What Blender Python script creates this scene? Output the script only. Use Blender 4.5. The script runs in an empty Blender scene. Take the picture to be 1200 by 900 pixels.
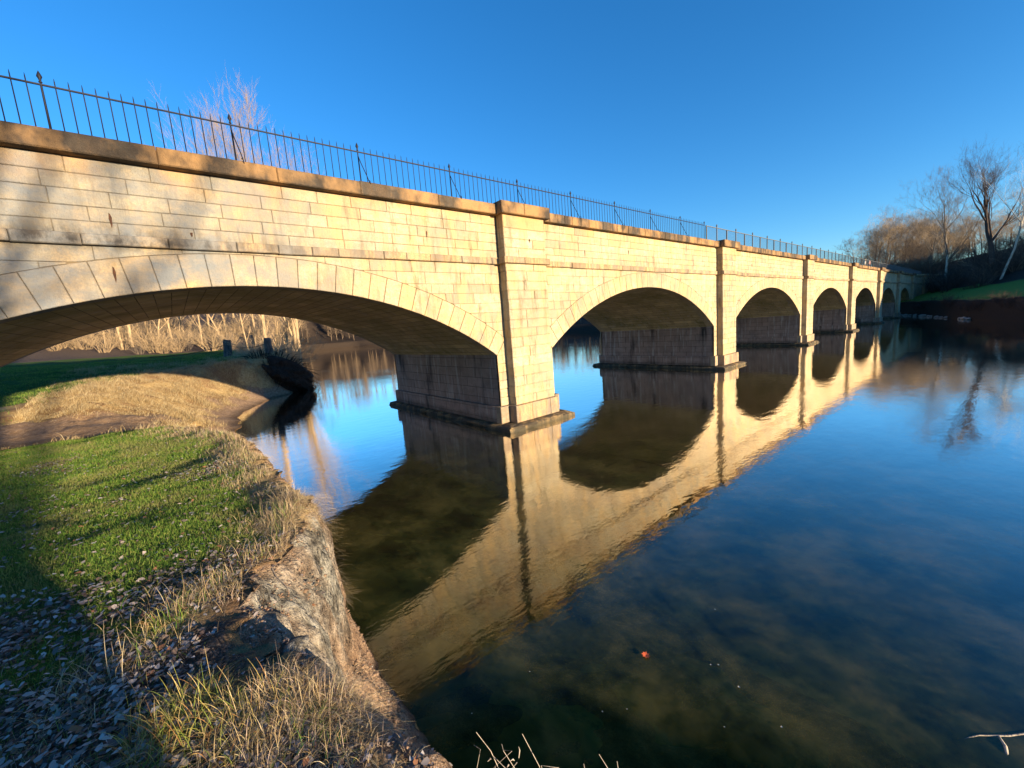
import bpy, math, random
import numpy as np
from mathutils import Vector, Matrix, Quaternion
R = math.radians
rnd = random.Random(7)
rs = np.random.RandomState(11)
scene = bpy.context.scene
col = scene.collection

# ------------------------------------------------------------------ helpers
def mesh_obj(name, verts, faces, mat, parent=None, uv=None, tint=None, smooth=False, pre=None):
    me = bpy.data.meshes.new(name)
    me.from_pydata([tuple(v) for v in verts], [], faces)
    me.update()
    if mat is not None:
        for m in (mat if isinstance(mat, (list, tuple)) else [mat]): me.materials.append(m)
    if uv is not None:
        l = me.uv_layers.new(name='UVMap'); l.data.foreach_set('uv', np.asarray(uv, dtype=np.float32).ravel())
    if tint is not None:                     # one value per face
        a = me.attributes.new('tint', 'FLOAT', 'FACE'); a.data.foreach_set('value', np.asarray(tint, dtype=np.float32))
    if smooth: me.polygons.foreach_set('use_smooth', np.ones(len(me.polygons), dtype=bool))
    o = bpy.data.objects.new(name, me); col.objects.link(o)
    if parent is not None: o.parent = parent
    return o

def np_mesh(name, V, F, mat, parent=None, cols=None, smooth=False):
    """V (n,3), F (m,k) same-size polygons; cols (n,4) point colours"""
    me = bpy.data.meshes.new(name)
    V = np.ascontiguousarray(V, dtype=np.float32); F = np.ascontiguousarray(F, dtype=np.int32)
    k = F.shape[1]
    me.vertices.add(len(V)); me.vertices.foreach_set('co', V.ravel())
    me.loops.add(F.size); me.loops.foreach_set('vertex_index', F.ravel())
    me.polygons.add(len(F)); me.polygons.foreach_set('loop_start', np.arange(0, F.size, k, dtype=np.int32))
    if smooth: me.polygons.foreach_set('use_smooth', np.ones(len(F), dtype=bool))
    me.update(calc_edges=True)
    if cols is not None:
        a = me.color_attributes.new('cover', 'FLOAT_COLOR', 'POINT')
        a.data.foreach_set('color', np.ascontiguousarray(cols, dtype=np.float32).ravel())
    if mat is not None: me.materials.append(mat)
    o = bpy.data.objects.new(name, me); col.objects.link(o)
    if parent is not None: o.parent = parent
    return o

def empty(name, loc=(0, 0, 0)):
    o = bpy.data.objects.new(name, None); col.objects.link(o); o.location = loc; o.empty_display_size = .3; return o
def tag(o, label=None, cat=None, group=None, kind=None):
    if label: o['label'] = label
    if cat: o['category'] = cat
    if group: o['group'] = group
    if kind: o['kind'] = kind
    return o

class MB:
    """collects shapes into one mesh"""
    def __init__(s): s.v = []; s.f = []; s.t = []; s.uv = []
    def box(s, x0, x1, y0, y1, z0, z1, t=0.5, skip=()):
        n = len(s.v)
        s.v += [(x0,y0,z0),(x1,y0,z0),(x1,y1,z0),(x0,y1,z0),(x0,y0,z1),(x1,y0,z1),(x1,y1,z1),(x0,y1,z1)]
        fs = {'b':(0,3,2,1),'t':(4,5,6,7),'f':(0,1,5,4),'r':(1,2,6,5),'k':(2,3,7,6),'l':(3,0,4,7)}
        for k, f in fs.items():
            if k in skip: continue
            s.f.append(tuple(n+i for i in f)); s.t.append(t)
    def bblock(s, x0, x1, y0, y1, z0, z1, t=.5, c=.014):
        """box with a chamfered front (towards -Y) and sides"""
        n = len(s.v)
        for (a, yy) in ((c, y0), (0, y0+c), (0, y1)):
            s.v += [(x0+a, yy, z0+a), (x1-a, yy, z0+a), (x1-a, yy, z1-a), (x0+a, yy, z1-a)]
        s.f.append((n, n+1, n+2, n+3)); s.t.append(t)
        for r in (0, 4):
            for i in range(4):
                j = (i+1) % 4
                s.f.append((n+r+i, n+r+4+i, n+r+4+j, n+r+j)); s.t.append(t)
    def prism(s, poly, y0, y1, t=.5, c=.012):
        """polygon (x,z) counter-clockwise seen from -Y, extruded to +Y, chamfered front"""
        n = len(s.v); k = len(poly)
        cx = sum(p[0] for p in poly)/k; cz = sum(p[1] for p in poly)/k
        w = max(p[0] for p in poly)-min(p[0] for p in poly); h = max(p[1] for p in poly)-min(p[1] for p in poly)
        sx = 1-2*c/max(w, .06); sz = 1-2*c/max(h, .06)
        s.v += [(cx+(p[0]-cx)*sx, y0, cz+(p[1]-cz)*sz) for p in poly]
        s.v += [(p[0], y0+c, p[1]) for p in poly]
        s.v += [(p[0], y1, p[1]) for p in poly]
        s.f.append(tuple(range(n, n+k))); s.t.append(t)
        for r in (0, k):
            for i in range(k):
                j = (i+1) % k
                s.f.append((n+r+i, n+r+k+i, n+r+k+j, n+r+j)); s.t.append(t)
    def tube(s, pts, rads, sides=6, t=.5, cap=True):
        n0 = len(s.v); prev = None
        for i, p in enumerate(pts):
            p = Vector(p)
            d = (Vector(pts[min(i+1, len(pts)-1)])-Vector(pts[max(i-1, 0)])).normalized()
            a = d.orthogonal().normalized() if prev is None else (prev-d*prev.dot(d)).normalized()
            prev = a; b = d.cross(a)
            for q in range(sides):
                an = 2*math.pi*q/sides
                s.v.append(tuple(p+(a*math.cos(an)+b*math.sin(an))*rads[i]))
        for i in range(len(pts)-1):
            for q in range(sides):
                w = (q+1) % sides
                s.f.append((n0+i*sides+q, n0+i*sides+w, n0+(i+1)*sides+w, n0+(i+1)*sides+q)); s.t.append(t)
        if cap:
            e = n0+(len(pts)-1)*sides
            s.f.append(tuple(range(e, e+sides))); s.t.append(t)
            s.f.append(tuple(range(n0+sides-1, n0-1, -1))); s.t.append(t)
    def lathe(s, cx, cy, prof, sides=10, t=.5):
        n0 = len(s.v)
        for (r, z) in prof:
            for q in range(sides):
                an = 2*math.pi*q/sides; s.v.append((cx+r*math.cos(an), cy+r*math.sin(an), z))
        for i in range(len(prof)-1):
            for q in range(sides):
                w = (q+1) % sides
                s.f.append((n0+i*sides+q, n0+i*sides+w, n0+(i+1)*sides+w, n0+(i+1)*sides+q)); s.t.append(t)
    def build(s, name, mat, parent=None, smooth=False):
        return mesh_obj(name, s.v, s.f, mat, parent, tint=s.t, smooth=smooth)

# numpy value noise
def _h(ix, iy, seed):
    n = (ix.astype(np.int64)*374761393+iy.astype(np.int64)*668265263+seed*1442695041) & 0x7fffffff
    n = ((n ^ (n >> 13))*1274126177) & 0x7fffffff
    n = (n ^ (n >> 16)) & 0xffff
    return n/65535.0
def vnoise(x, y, seed=0):
    x = np.asarray(x, dtype=float); y = np.asarray(y, dtype=float)
    ix = np.floor(x); iy = np.floor(y); fx = x-ix; fy = y-iy
    fx = fx*fx*(3-2*fx); fy = fy*fy*(3-2*fy)
    a = _h(ix, iy, seed); b = _h(ix+1, iy, seed); c = _h(ix, iy+1, seed); d = _h(ix+1, iy+1, seed)
    return (a*(1-fx)+b*fx)*(1-fy)+(c*(1-fx)+d*fx)*fy
def fbm(x, y, seed=0, o=4):
    s = 0; a = .5; t = 0
    for i in range(o):
        s = s+a*vnoise(np.asarray(x)*2**i, np.asarray(y)*2**i, seed+i*17); t += a; a *= .5
    return s/t-.5
def sstep(a, b, x):
    t = np.clip((x-a)/(b-a), 0, 1); return t*t*(3-2*t)

# ------------------------------------------------------------------ materials
class NT:
    def __init__(s, name):
        s.m = bpy.data.materials.new(name); s.m.use_nodes = True; s.t = s.m.node_tree; s.t.nodes.clear()
        s.out = s.n('ShaderNodeOutputMaterial')
    def n(s, typ, **kw):
        nd = s.t.nodes.new(typ)
        for k, v in kw.items():
            if k in nd.bl_rna.properties: setattr(nd, k, v)
            else: nd.inputs[k].default_value = v
        return nd
    def l(s, a, b): s.t.links.new(a, b)
    def coord(s, kind='Object', scale=(1, 1, 1), rot=(0, 0, 0)):
        tc = s.n('ShaderNodeTexCoord'); mp = s.n('ShaderNodeMapping')
        mp.inputs['Scale'].default_value = scale; mp.inputs['Rotation'].default_value = rot
        s.l(tc.outputs[kind], mp.inputs['Vector']); return mp.outputs[0]
    def noise(s, vec, scale=1, detail=4, rough=.55, dist=0):
        nd = s.n('ShaderNodeTexNoise'); nd.inputs['Scale'].default_value = scale; nd.inputs['Detail'].default_value = detail
        nd.inputs['Roughness'].default_value = rough; nd.inputs['Distortion'].default_value = dist
        if vec is not None: s.l(vec, nd.inputs['Vector'])
        return nd.outputs['Fac']
    def ramp(s, fac, stops, interp='LINEAR'):
        nd = s.n('ShaderNodeValToRGB'); cr = nd.color_ramp; cr.interpolation = interp
        while len(cr.elements) < len(stops): cr.elements.new(.5)
        for e, (p, c) in zip(cr.elements, stops):
            e.position = p; e.color = tuple(c)+(1,) if len(c) == 3 else c
        s.l(fac, nd.inputs[0]); return nd.outputs[0]
    def gray(s, fac, a, b):       # remap a..b -> 0..1
        nd = s.n('ShaderNodeMapRange'); nd.inputs[1].default_value = a; nd.inputs[2].default_value = b
        s.l(fac, nd.inputs[0]); return nd.outputs[0]
    def mix(s, fac, a, b, blend='MIX'):
        nd = s.n('ShaderNodeMix', data_type='RGBA', blend_type=blend)
        for val, i in ((fac, 0), (a, 6), (b, 7)):
            if isinstance(val, (int, float)): nd.inputs[i].default_value = val
            elif isinstance(val, tuple): nd.inputs[i].default_value = val+(1,) if len(val) == 3 else val
            else: s.l(val, nd.inputs[i])
        return nd.outputs[2]
    def math(s, op, a, b=None, clamp=False):
        nd = s.n('ShaderNodeMath', operation=op, use_clamp=clamp)
        for i, v in enumerate((a, b)):
            if v is None: continue
            if isinstance(v, (int, float)): nd.inputs[i].default_value = v
            else: s.l(v, nd.inputs[i])
        return nd.outputs[0]
    def bump(s, h, strength=.5, dist=.02):
        nd = s.n('ShaderNodeBump'); nd.inputs['Strength'].default_value = strength; nd.inputs['Distance'].default_value = dist
        s.l(h, nd.inputs['Height']); return nd.outputs[0]
    def attr(s, name): 
        nd = s.n('ShaderNodeAttribute'); nd.attribute_name = name; return nd
    def bsdf(s, colr, rough=.9, nrm=None, spec=.3, metal=0):
        b = s.n('ShaderNodeBsdfPrincipled')
        if isinstance(colr, tuple): b.inputs['Base Color'].default_value = colr+(1,)
        else: s.l(colr, b.inputs['Base Color'])
        if isinstance(rough, (int, float)): b.inputs['Roughness'].default_value = rough
        else: s.l(rough, b.inputs['Roughness'])
        b.inputs['Specular IOR Level'].default_value = spec; b.inputs['Metallic'].default_value = metal
        if nrm is not None: s.l(nrm, b.inputs['Normal'])
        s.l(b.outputs[0], s.out.inputs['Surface']); return b

def m_stone(name, base=(.43,.37,.255), var=1.0, grime=.7, warm=(.55,.36,.16), green=0., left_shade_grime=True, dirt=(.165,.172,.18), shade_grime_w=1.0):
    k = NT(name); vec = k.coord()
    t = k.attr('tint').outputs['Fac']
    b = base
    c = k.ramp(t, [(0, (b[0]*(1-.42*var), b[1]*(1-.42*var), b[2]*(1-.34*var))), (.12, tuple(x*(1-.14*var) for x in b)), (.3, (b[0]*1.0, b[1]*1.03, b[2]*1.12)), (.55, b), (.78, tuple(min(1, x*1.1) for x in b)), (.9, (b[0]*1.02, b[1]*.93, b[2]*.8)), (1, (b[0]*.9, b[1]*.76, b[2]*.58))])
    big = k.noise(vec, .55, 4, .6)
    c = k.mix(k.gray(big, .44, .62), c, tuple(x*.68 for x in (b[0]*.95, b[1]*.98, b[2]*1.12)))
    md = k.noise(k.coord(scale=(1, 1, 1.8)), 2.7, 5, .7, .6)
    c = k.mix(k.math('MULTIPLY', k.gray(md, .47, .60), .55), c, (b[0]*.72, b[1]*.6, b[2]*.5))
    # ochre / iron staining, runs downwards
    vs = k.coord(scale=(1.3, 1.3, .35))
    st = k.noise(vs, 1.6, 5, .62, .3)
    c = k.mix(k.math('MULTIPLY', k.gray(st, .47, .60), .6), c, warm)
    # black lichen streaks
    vk = k.coord(scale=(2.6, 2.6, .5))
    bk = k.noise(vk, 1.3, 6, .7, .2)
    fac = k.math('MULTIPLY', k.gray(bk, .54, .66), grime)
    c = k.mix(fac, c, (.06,.05,.04))
    sp = k.noise(vec, 28, 3, .6)
    c = k.mix(k.gray(sp, .35, .85), c, (b[0]*.6, b[1]*.56, b[2]*.5))
    sk = k.noise(k.coord(scale=(5, 5, .45)), 1.2, 5, .7)
    c = k.mix(k.math('MULTIPLY', k.gray(sk, .51, .64), k.math('MULTIPLY', k.gray(big, .35, .6), .55)), c, (b[0]*.4, b[1]*.33, b[2]*.26))
    if left_shade_grime:                      # west end greyer: tree shade painted into the colour, with mottled grime
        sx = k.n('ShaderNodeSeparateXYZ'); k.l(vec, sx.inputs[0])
        w = k.math('MULTIPLY', k.gray(sx.outputs[0], -4.0, -9.5), shade_grime_w)
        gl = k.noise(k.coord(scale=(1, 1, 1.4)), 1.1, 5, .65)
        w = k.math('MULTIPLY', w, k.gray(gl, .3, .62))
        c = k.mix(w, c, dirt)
        oc = k.math('MULTIPLY', k.gray(sx.outputs[2], 7.7, 8.5), k.gray(k.noise(k.coord(scale=(.7, .7, .5)), 1.4, 4, .6), .42, .62))
        c = k.mix(k.math('MULTIPLY', oc, .6), c, (.42,.24,.10))
        # dark band low on the parapet course, above the string course
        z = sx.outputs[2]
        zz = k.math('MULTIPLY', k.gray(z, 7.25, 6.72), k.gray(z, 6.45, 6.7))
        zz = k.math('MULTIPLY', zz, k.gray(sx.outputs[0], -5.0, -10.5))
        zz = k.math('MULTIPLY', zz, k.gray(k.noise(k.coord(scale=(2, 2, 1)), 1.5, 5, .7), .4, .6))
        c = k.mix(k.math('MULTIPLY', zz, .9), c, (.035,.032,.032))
        # waterline darkening of the lowest stones
        c = k.mix(k.math('MULTIPLY', k.gray(k.math('ADD', z, k.math('MULTIPLY', sp, .3)), .42, .16), .8), c, (.05,.045,.03))
    if green:
        g = k.noise(vec, .35, 4, .6)
        c = k.mix(k.math('MULTIPLY', k.gray(g, .45, .6), green), c, (.10,.11,.035))
    h = k.math('ADD', k.noise(vec, 14, 5, .65), k.math('MULTIPLY', k.noise(vec, 60, 3, .6), .4))
    k.bsdf(c, .92, k.bump(h, .8, .035), .2); return k.m

def m_vault(name, cols, mortar, sc=(1, 1, 1), bw=1.1, rh=.34, green=.5, grime=.6):
    k = NT(name); uv = k.coord('UV', sc)
    br = k.n('ShaderNodeTexBrick'); k.l(uv, br.inputs['Vector'])
    br.inputs['Scale'].default_value = 1; br.inputs['Brick Width'].default_value = bw; br.inputs['Row Height'].default_value = rh
    br.inputs['Mortar Size'].default_value = .012; br.inputs['Mortar Smooth'].default_value = .3; br.inputs['Bias'].default_value = 0
    br.inputs['Color1'].default_value = cols[0]+(1,); br.inputs['Color2'].default_value = cols[1]+(1,); br.inputs['Mortar'].default_value = mortar+(1,)
    br.offset = .43
    vec = k.coord(); c = br.outputs['Color']
    c = k.mix(k.gray(k.noise(vec, 1.1, 5, .65, .4), .45, .7), c, tuple(x*.6 for x in cols[0]))
    if green: c = k.mix(k.math('MULTIPLY', k.gray(k.noise(vec, .45, 5, .62), .44, .6), green), c, (.15,.14,.035))
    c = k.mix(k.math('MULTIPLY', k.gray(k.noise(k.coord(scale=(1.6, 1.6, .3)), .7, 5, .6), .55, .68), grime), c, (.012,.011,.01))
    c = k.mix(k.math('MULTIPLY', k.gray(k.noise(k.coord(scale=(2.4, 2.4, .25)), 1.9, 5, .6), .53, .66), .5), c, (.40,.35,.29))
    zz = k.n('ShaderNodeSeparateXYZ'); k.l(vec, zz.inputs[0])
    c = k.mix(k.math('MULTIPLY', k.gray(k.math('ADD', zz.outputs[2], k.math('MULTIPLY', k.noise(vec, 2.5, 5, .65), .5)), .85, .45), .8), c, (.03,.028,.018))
    h = k.math('ADD', k.math('MULTIPLY', k.noise(vec, 9, 5, .65), .8), k.math('MULTIPLY', br.outputs['Fac'], -1.6))
    k.bsdf(c, .85, k.bump(h, .9, .05), .3); return k.m

def m_plain(name, c, rough=.8, metal=0, spec=.3, nscale=0, c2=None, bs=0):
    k = NT(name)
    if nscale:
        vec = k.coord(); cc = k.mix(k.gray(k.noise(vec, nscale, 5, .6), .35, .65), c, c2)
        nb = k.bump(k.noise(vec, nscale*4, 5, .6), .6, bs) if bs else None
        k.bsdf(cc, rough, nb, spec, metal)
    else: k.bsdf(c, rough, None, spec, metal)
    return k.m

def m_cover(name, rough=.9, trans=0., bumps=0, spec=.15):
    """colour of the blade / leaf itself from the point colour"""
    k = NT(name); c = k.attr('cover').outputs['Color']
    b = k.bsdf(c, rough, None, spec)
    if trans:
        tr = k.n('ShaderNodeBsdfTranslucent'); k.l(c, tr.inputs[0])
        mx = k.n('ShaderNodeMixShader'); mx.inputs[0].default_value = trans
        k.l(b.outputs[0], mx.inputs[1]); k.l(tr.outputs[0], mx.inputs[2]); k.l(mx.outputs[0], k.out.inputs['Surface'])
    return k.m

def m_ground(name='ground', dark=1.0):
    """cover attribute: R = green grass, G = dry straw, B = leaf litter; rest = soil; A unused"""
    k = NT(name); vec = k.coord()
    sp = k.n('ShaderNodeSeparateColor'); k.l(k.attr('cover').outputs['Color'], sp.inputs[0])
    n1 = k.noise(vec, .8, 5, .6); n2 = k.noise(vec, 7, 5, .65); n3 = k.noise(vec, 45, 4, .65)
    soil = k.ramp(n2, [(.25, (.17,.105,.065)), (.5, (.32,.215,.14)), (.75, (.45,.33,.23))])
    soil = k.mix(k.gray(n3, .45, .75), soil, (.11,.065,.04))
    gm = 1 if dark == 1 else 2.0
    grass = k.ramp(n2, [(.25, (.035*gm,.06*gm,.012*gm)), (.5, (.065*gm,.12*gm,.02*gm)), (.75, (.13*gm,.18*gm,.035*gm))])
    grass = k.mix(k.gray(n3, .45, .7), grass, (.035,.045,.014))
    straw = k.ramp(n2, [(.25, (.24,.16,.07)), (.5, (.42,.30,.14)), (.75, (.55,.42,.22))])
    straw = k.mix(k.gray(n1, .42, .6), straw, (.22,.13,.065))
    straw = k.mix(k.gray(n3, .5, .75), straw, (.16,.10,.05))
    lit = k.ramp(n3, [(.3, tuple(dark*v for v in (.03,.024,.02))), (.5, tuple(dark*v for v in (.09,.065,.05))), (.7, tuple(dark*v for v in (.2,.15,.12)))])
    def edge(a): return k.gray(k.math('ADD', a, k.math('MULTIPLY', k.math('SUBTRACT', n2, .5), .9)), .35, .6)
    c = k.mix(edge(sp.outputs[1]), soil, straw)
    c = k.mix(edge(sp.outputs[0]), c, grass)
    c = k.mix(edge(sp.outputs[2]), c, lit)
    # grey clay where the bank has broken away: a layer of its own in the ground
    clay = k.attr('clay').outputs['Fac']
    c = k.mix(clay, c, k.ramp(n2, [(.34, (.10,.09,.075)), (.48, (.24,.225,.19)), (.62, (.40,.375,.32))]))
    stv = k.noise(k.coord(scale=(1, 1, .4)), 9, 6, .7)
    c = k.mix(k.math('MULTIPLY', clay, k.gray(stv, .48, .62)), c, (.055,.05,.042))
    h = k.math('ADD', k.math('ADD', k.math('MULTIPLY', n2, 1.4), k.math('MULTIPLY', n3, .5)), k.math('MULTIPLY', k.math('MULTIPLY', stv, clay), -1.2))
    zw = k.n('ShaderNodeSeparateXYZ'); k.l(vec, zw.inputs[0])
    c = k.mix(k.math('MULTIPLY', k.gray(k.math('ADD', zw.outputs[2], k.math('MULTIPLY', n2, .12)), .22, .08), .7), c, (.05,.032,.02))      # wet earth at the waterline
    k.bsdf(c, .95, k.bump(h, 1.0, .09), .1); return k.m

def m_bed():
    k = NT('river_bed'); vec = k.coord(); vd = k.coord(scale=(1, .8, 1), rot=(0, 0, R(35)))
    z = k.n('ShaderNodeSeparateXYZ'); k.l(vec, z.inputs[0])
    c = k.ramp(k.noise(vd, .33, 5, .62, .5), [(.38, (.006,.010,.006)), (.47, (.07,.085,.025)), (.56, (.34,.30,.10)), (.72, (.5,.38,.16))])
    c = k.mix(k.gray(k.noise(vec, 2.2, 8, .75), .48, .66), c, (.015,.02,.008))
    # shallows next to the bank: orange silt
    c = k.mix(k.gray(z.outputs[2], -.75, -.05), c, k.ramp(k.noise(vec, 2.2, 5, .65), [(.3, (.16,.085,.03)), (.7, (.42,.23,.09))]))
    k.bsdf(c, 1, None, 0); return k.m

def m_water():
    k = NT('water'); vec = k.coord()
    # gentle wind ripples plus fine texture, calm near the bank
    a = k.noise(k.coord(scale=(.8, 1.5, 1), rot=(0, 0, R(20))), 1.5, 3, .5, .2)
    b = k.noise(k.coord(scale=(1, 2.2, 1), rot=(0, 0, R(-12))), 5.5, 3, .55)
    d = k.noise(vec, .12, 3, .5)
    cam = k.n('ShaderNodeCombineXYZ')
    h = k.math('ADD', k.math('MULTIPLY', a, 1.0), k.math('MULTIPLY', k.math('MULTIPLY', b, k.gray(d, .35, .65)), .55))
    bp = k.bump(h, WAVE, .028)
    gl = k.n('ShaderNodeBsdfGlossy'); gl.inputs['Roughness'].default_value = .0; gl.inputs['Color'].default_value = (1,.97,.92,1); k.l(bp, gl.inputs['Normal'])
    tr = k.n('ShaderNodeBsdfTransparent'); tr.inputs[0].default_value = (.85,.84,.62,1)
    df = k.n('ShaderNodeBsdfDiffuse'); k.l(k.ramp(k.noise(k.coord(scale=(1, .8, 1), rot=(0, 0, R(30))), .95, 10, .70, .15), [(.40, (.012,.021,.010)), (.50, (.07,.085,.024)), (.64, (.22,.20,.06))]), df.inputs[0])       # suspended silt
    m0 = k.n('ShaderNodeMixShader'); m0.inputs[0].default_value = .30; k.l(tr.outputs[0], m0.inputs[1]); k.l(df.outputs[0], m0.inputs[2])
    fr = k.n('ShaderNodeFresnel'); fr.inputs['IOR'].default_value = IOR; k.l(bp, fr.inputs['Normal'])
    mx = k.n('ShaderNodeMixShader'); k.l(k.math('ADD', k.math('MULTIPLY', k.math('SUBTRACT', fr.outputs[0], .099), 4.0), .006, True), mx.inputs[0]); k.l(m0.outputs[0], mx.inputs[1]); k.l(gl.outputs[0], mx.inputs[2])
    k.l(mx.outputs[0], k.out.inputs['Surface']); return k.m
WAVE = .19; IOR = 1.85

def m_bark(name, a, b, s=3):
    k = NT(name); vec = k.coord(scale=(1, 1, .35))
    c = k.mix(k.gray(k.noise(vec, s, 5, .65), .38, .62), a, b)
    k.bsdf(c, .9, k.bump(k.noise(vec, s*5, 4, .6), .7, .03), .15); return k.m

M = {
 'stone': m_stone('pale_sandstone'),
 'ring': m_stone('voussoir_sandstone', base=(.43,.355,.24), grime=.35, var=.7),
 'coping': m_stone('coping_sandstone', base=(.08,.066,.052), var=.9, grime=.95, warm=(.125,.082,.05), dirt=(.035,.028,.024), shade_grime_w=1.05),
 'string': m_stone('string_course_sandstone', base=(.31,.25,.175), var=.9, grime=.75),
 'plinth': m_stone('plinth_sandstone', base=(.30,.245,.185), var=.5, grime=.5),
 'slab': m_stone('slab_sandstone', base=(.11,.09,.065), var=.5, grime=.95),
 'mortar': m_plain('dark_mortar', (.22,.17,.11), .95, nscale=2, c2=(.11,.08,.05)),
 'vault': m_vault('vault_stone', ((.58,.43,.22),(.38,.28,.14)), (.05,.035,.02), bw=1.7, rh=.36, green=.5, grime=.3),
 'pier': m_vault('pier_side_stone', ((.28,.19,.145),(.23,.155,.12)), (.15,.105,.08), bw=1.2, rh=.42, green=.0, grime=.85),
 'iron': m_plain('dark_iron', (.012,.013,.022), .6, 0, .2),
 'greyiron': m_plain('grey_iron', (.10,.11,.12), .6, 0, .2),
 'rust': m_plain('rusty_iron', (.09,.035,.015), .8, .1, nscale=20, c2=(.03,.015,.01)),
 'gravel': m_plain('towpath_gravel', (.36,.31,.25), .95, nscale=30, c2=(.24,.2,.16), bs=.02),
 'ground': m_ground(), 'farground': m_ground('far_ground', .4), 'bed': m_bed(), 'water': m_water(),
 'grass': m_cover('grass_blades', .7, .35, spec=.3), 'dry': m_cover('dry_grass_blades', .85, .25), 'leaf': m_cover('fallen_leaf', .75, .15, spec=.3),
 'syc': m_bark('pale_bark', (.46,.41,.34), (.25,.21,.165)),
 'tan': m_bark('tan_bark', (.40,.29,.17), (.24,.17,.10)),
 'brown': m_bark('brown_bark', (.20,.145,.10), (.12,.09,.065)),
 'dark': m_bark('dark_bark', (.085,.06,.05), (.05,.038,.033)),
 'paletwig': m_bark('pale_twigs', (.33,.235,.14), (.2,.145,.09)),
 'twigtan': m_bark('tan_twigs', (.44,.32,.19), (.30,.21,.12)),
 'twigbrown': m_bark('brown_twigs', (.20,.155,.115), (.13,.10,.078)),
 'timber': m_bark('weathered_timber', (.13,.11,.10), (.06,.05,.045), 5),
 'rock': m_plain('river_rock', (.34,.33,.31), .9, nscale=3, c2=(.2,.19,.17), bs=.05),
 'root': m_bark('wet_roots', (.035,.026,.02), (.02,.015,.012), 6),
 'ever': m_cover('evergreen_leaves', .8, .1),
}

# ------------------------------------------------------------------ camera
C = Vector((-10.3883, -12.8314, 4.1727))
Rv = Vector((0.76236028, -0.64254831, -0.0770615)); Uv = Vector((0.14956733, 0.05908611, 0.98698452)); Wv = Vector((0.62963197, 0.76396368, -0.14114914))
cam_d = bpy.data.cameras.new('camera'); cam = bpy.data.objects.new('camera', cam_d); col.objects.link(cam)
cam.matrix_world = Matrix(((Rv.x, Uv.x, -Wv.x, C.x), (Rv.y, Uv.y, -Wv.y, C.y), (Rv.z, Uv.z, -Wv.z, C.z), (0, 0, 0, 1)))
cam_d.sensor_width = 36; cam_d.lens = 472.7/1200*36; cam_d.clip_start = .05; cam_d.clip_end = 6000
scene.camera = cam

# ------------------------------------------------------------------ light
SUN_EL, SUN_AZ = 6.8, 12.0           # azimuth from -Y towards +X
sd = Vector((math.sin(R(SUN_AZ))*math.cos(R(SUN_EL)), -math.cos(R(SUN_AZ))*math.cos(R(SUN_EL)), math.sin(R(SUN_EL))))
sl = bpy.data.lights.new('sun', 'SUN'); sun = bpy.data.objects.new('sun', sl); col.objects.link(sun)
sun.rotation_mode = 'QUATERNION'; sun.rotation_quaternion = sd.to_track_quat('Z', 'Y'); sun.location = (0, -50, 40)
sl.energy = 5.0; sl.angle = R(.5); sl.color = (1, .79, .51)
w = bpy.data.worlds.new('World'); scene.world = w; w.use_nodes = True
nt = w.node_tree; nt.nodes.clear()
sky = nt.nodes.new('ShaderNodeTexSky'); sky.sky_type = 'NISHITA'; sky.sun_disc = False
sky.sun_elevation = R(SUN_EL); sky.sun_rotation = R(180-SUN_AZ); sky.altitude = 300; sky.air_density = 1.0; sky.dust_density = 0; sky.ozone_density = 4.0
hs = nt.nodes.new('ShaderNodeHueSaturation'); hs.inputs['Saturation'].default_value = 1.13; hs.inputs['Hue'].default_value = .503; hs.inputs['Value'].default_value = 1.0
bg = nt.nodes.new('ShaderNodeBackground'); bg.inputs['Strength'].default_value = .122; wo = nt.nodes.new('ShaderNodeOutputWorld')
nt.links.new(sky.outputs[0], hs.inputs['Color']); nt.links.new(hs.outputs[0], bg.inputs['Color']); nt.links.new(bg.outputs[0], wo.inputs['Surface'])
scene.view_settings.view_transform = 'Standard'; scene.view_settings.look = 'None'; scene.view_settings.gamma = 1
scene.view_settings.exposure = 1.6

# ------------------------------------------------------------------ terrain, west bank
XE = np.array([(-400,60),(-60,16),(-42,6),(-30,-2),(-20,-8.0),(-14,-9.1),(-9.6,-9.02),(-7.5,-9.0),(-5.9,-8.9),(-3,-8.8),(0,-9.0),(6,-9.0),(10.6,-8.7),(16,-8.0),(20,-6.6),(23.4,-4.8),(25,-3.0),(28.5,-1.9),(31,-2.6),(36,-3.2),(45,-2.5),(80,5),(150,20),(250,46),(400,90),(900,300)], dtype=float)
SW = np.array([(-400,4),(-60,3),(-20,1.4),(-14,1.1),(-12,1.0),(-11,1.05),(-10.65,1.1),(-10.3,1.32),(-10.05,1.5),(-9.45,1.56),(-9.05,1.45),(-8.8,1.12),(-8.3,.75),(-7.6,.58),(-6.1,.78),(-4,.8),(-2,.9),(3,2.0),(8,3.4),(14,5.5),(20,6.5),(23.5,5.5),(26,2.5),(28,1.5),(33,1.6),(45,3),(900,4)], dtype=float)
HT = np.array([(-400,3.5),(-60,2.8),(-20,2.45),(-13,2.4),(-8,2.32),(-3,2.25),(1.5,2.15),(5,1.75),(8,1.5),(11,1.5),(14,1.85),(18,2.4),(22,2.85),(26,3.1),(30,3.3),(45,3.7),(60,4.2),(80,7),(110,13),(200,18),(400,24),(900,40)], dtype=float)
def ip(tab, y): return np.interp(y, tab[:, 0], tab[:, 1])
P1 = (np.array([0,.22,.46,.56,.66,.8,1.0]), np.array([0,.19,.38,.74,.9,.975,1.0]))
P2 = (np.array([0,.1,.3,.6,.85,1.0,1.2]), np.array([0,.07,.28,.66,.9,.98,1.0]))
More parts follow.
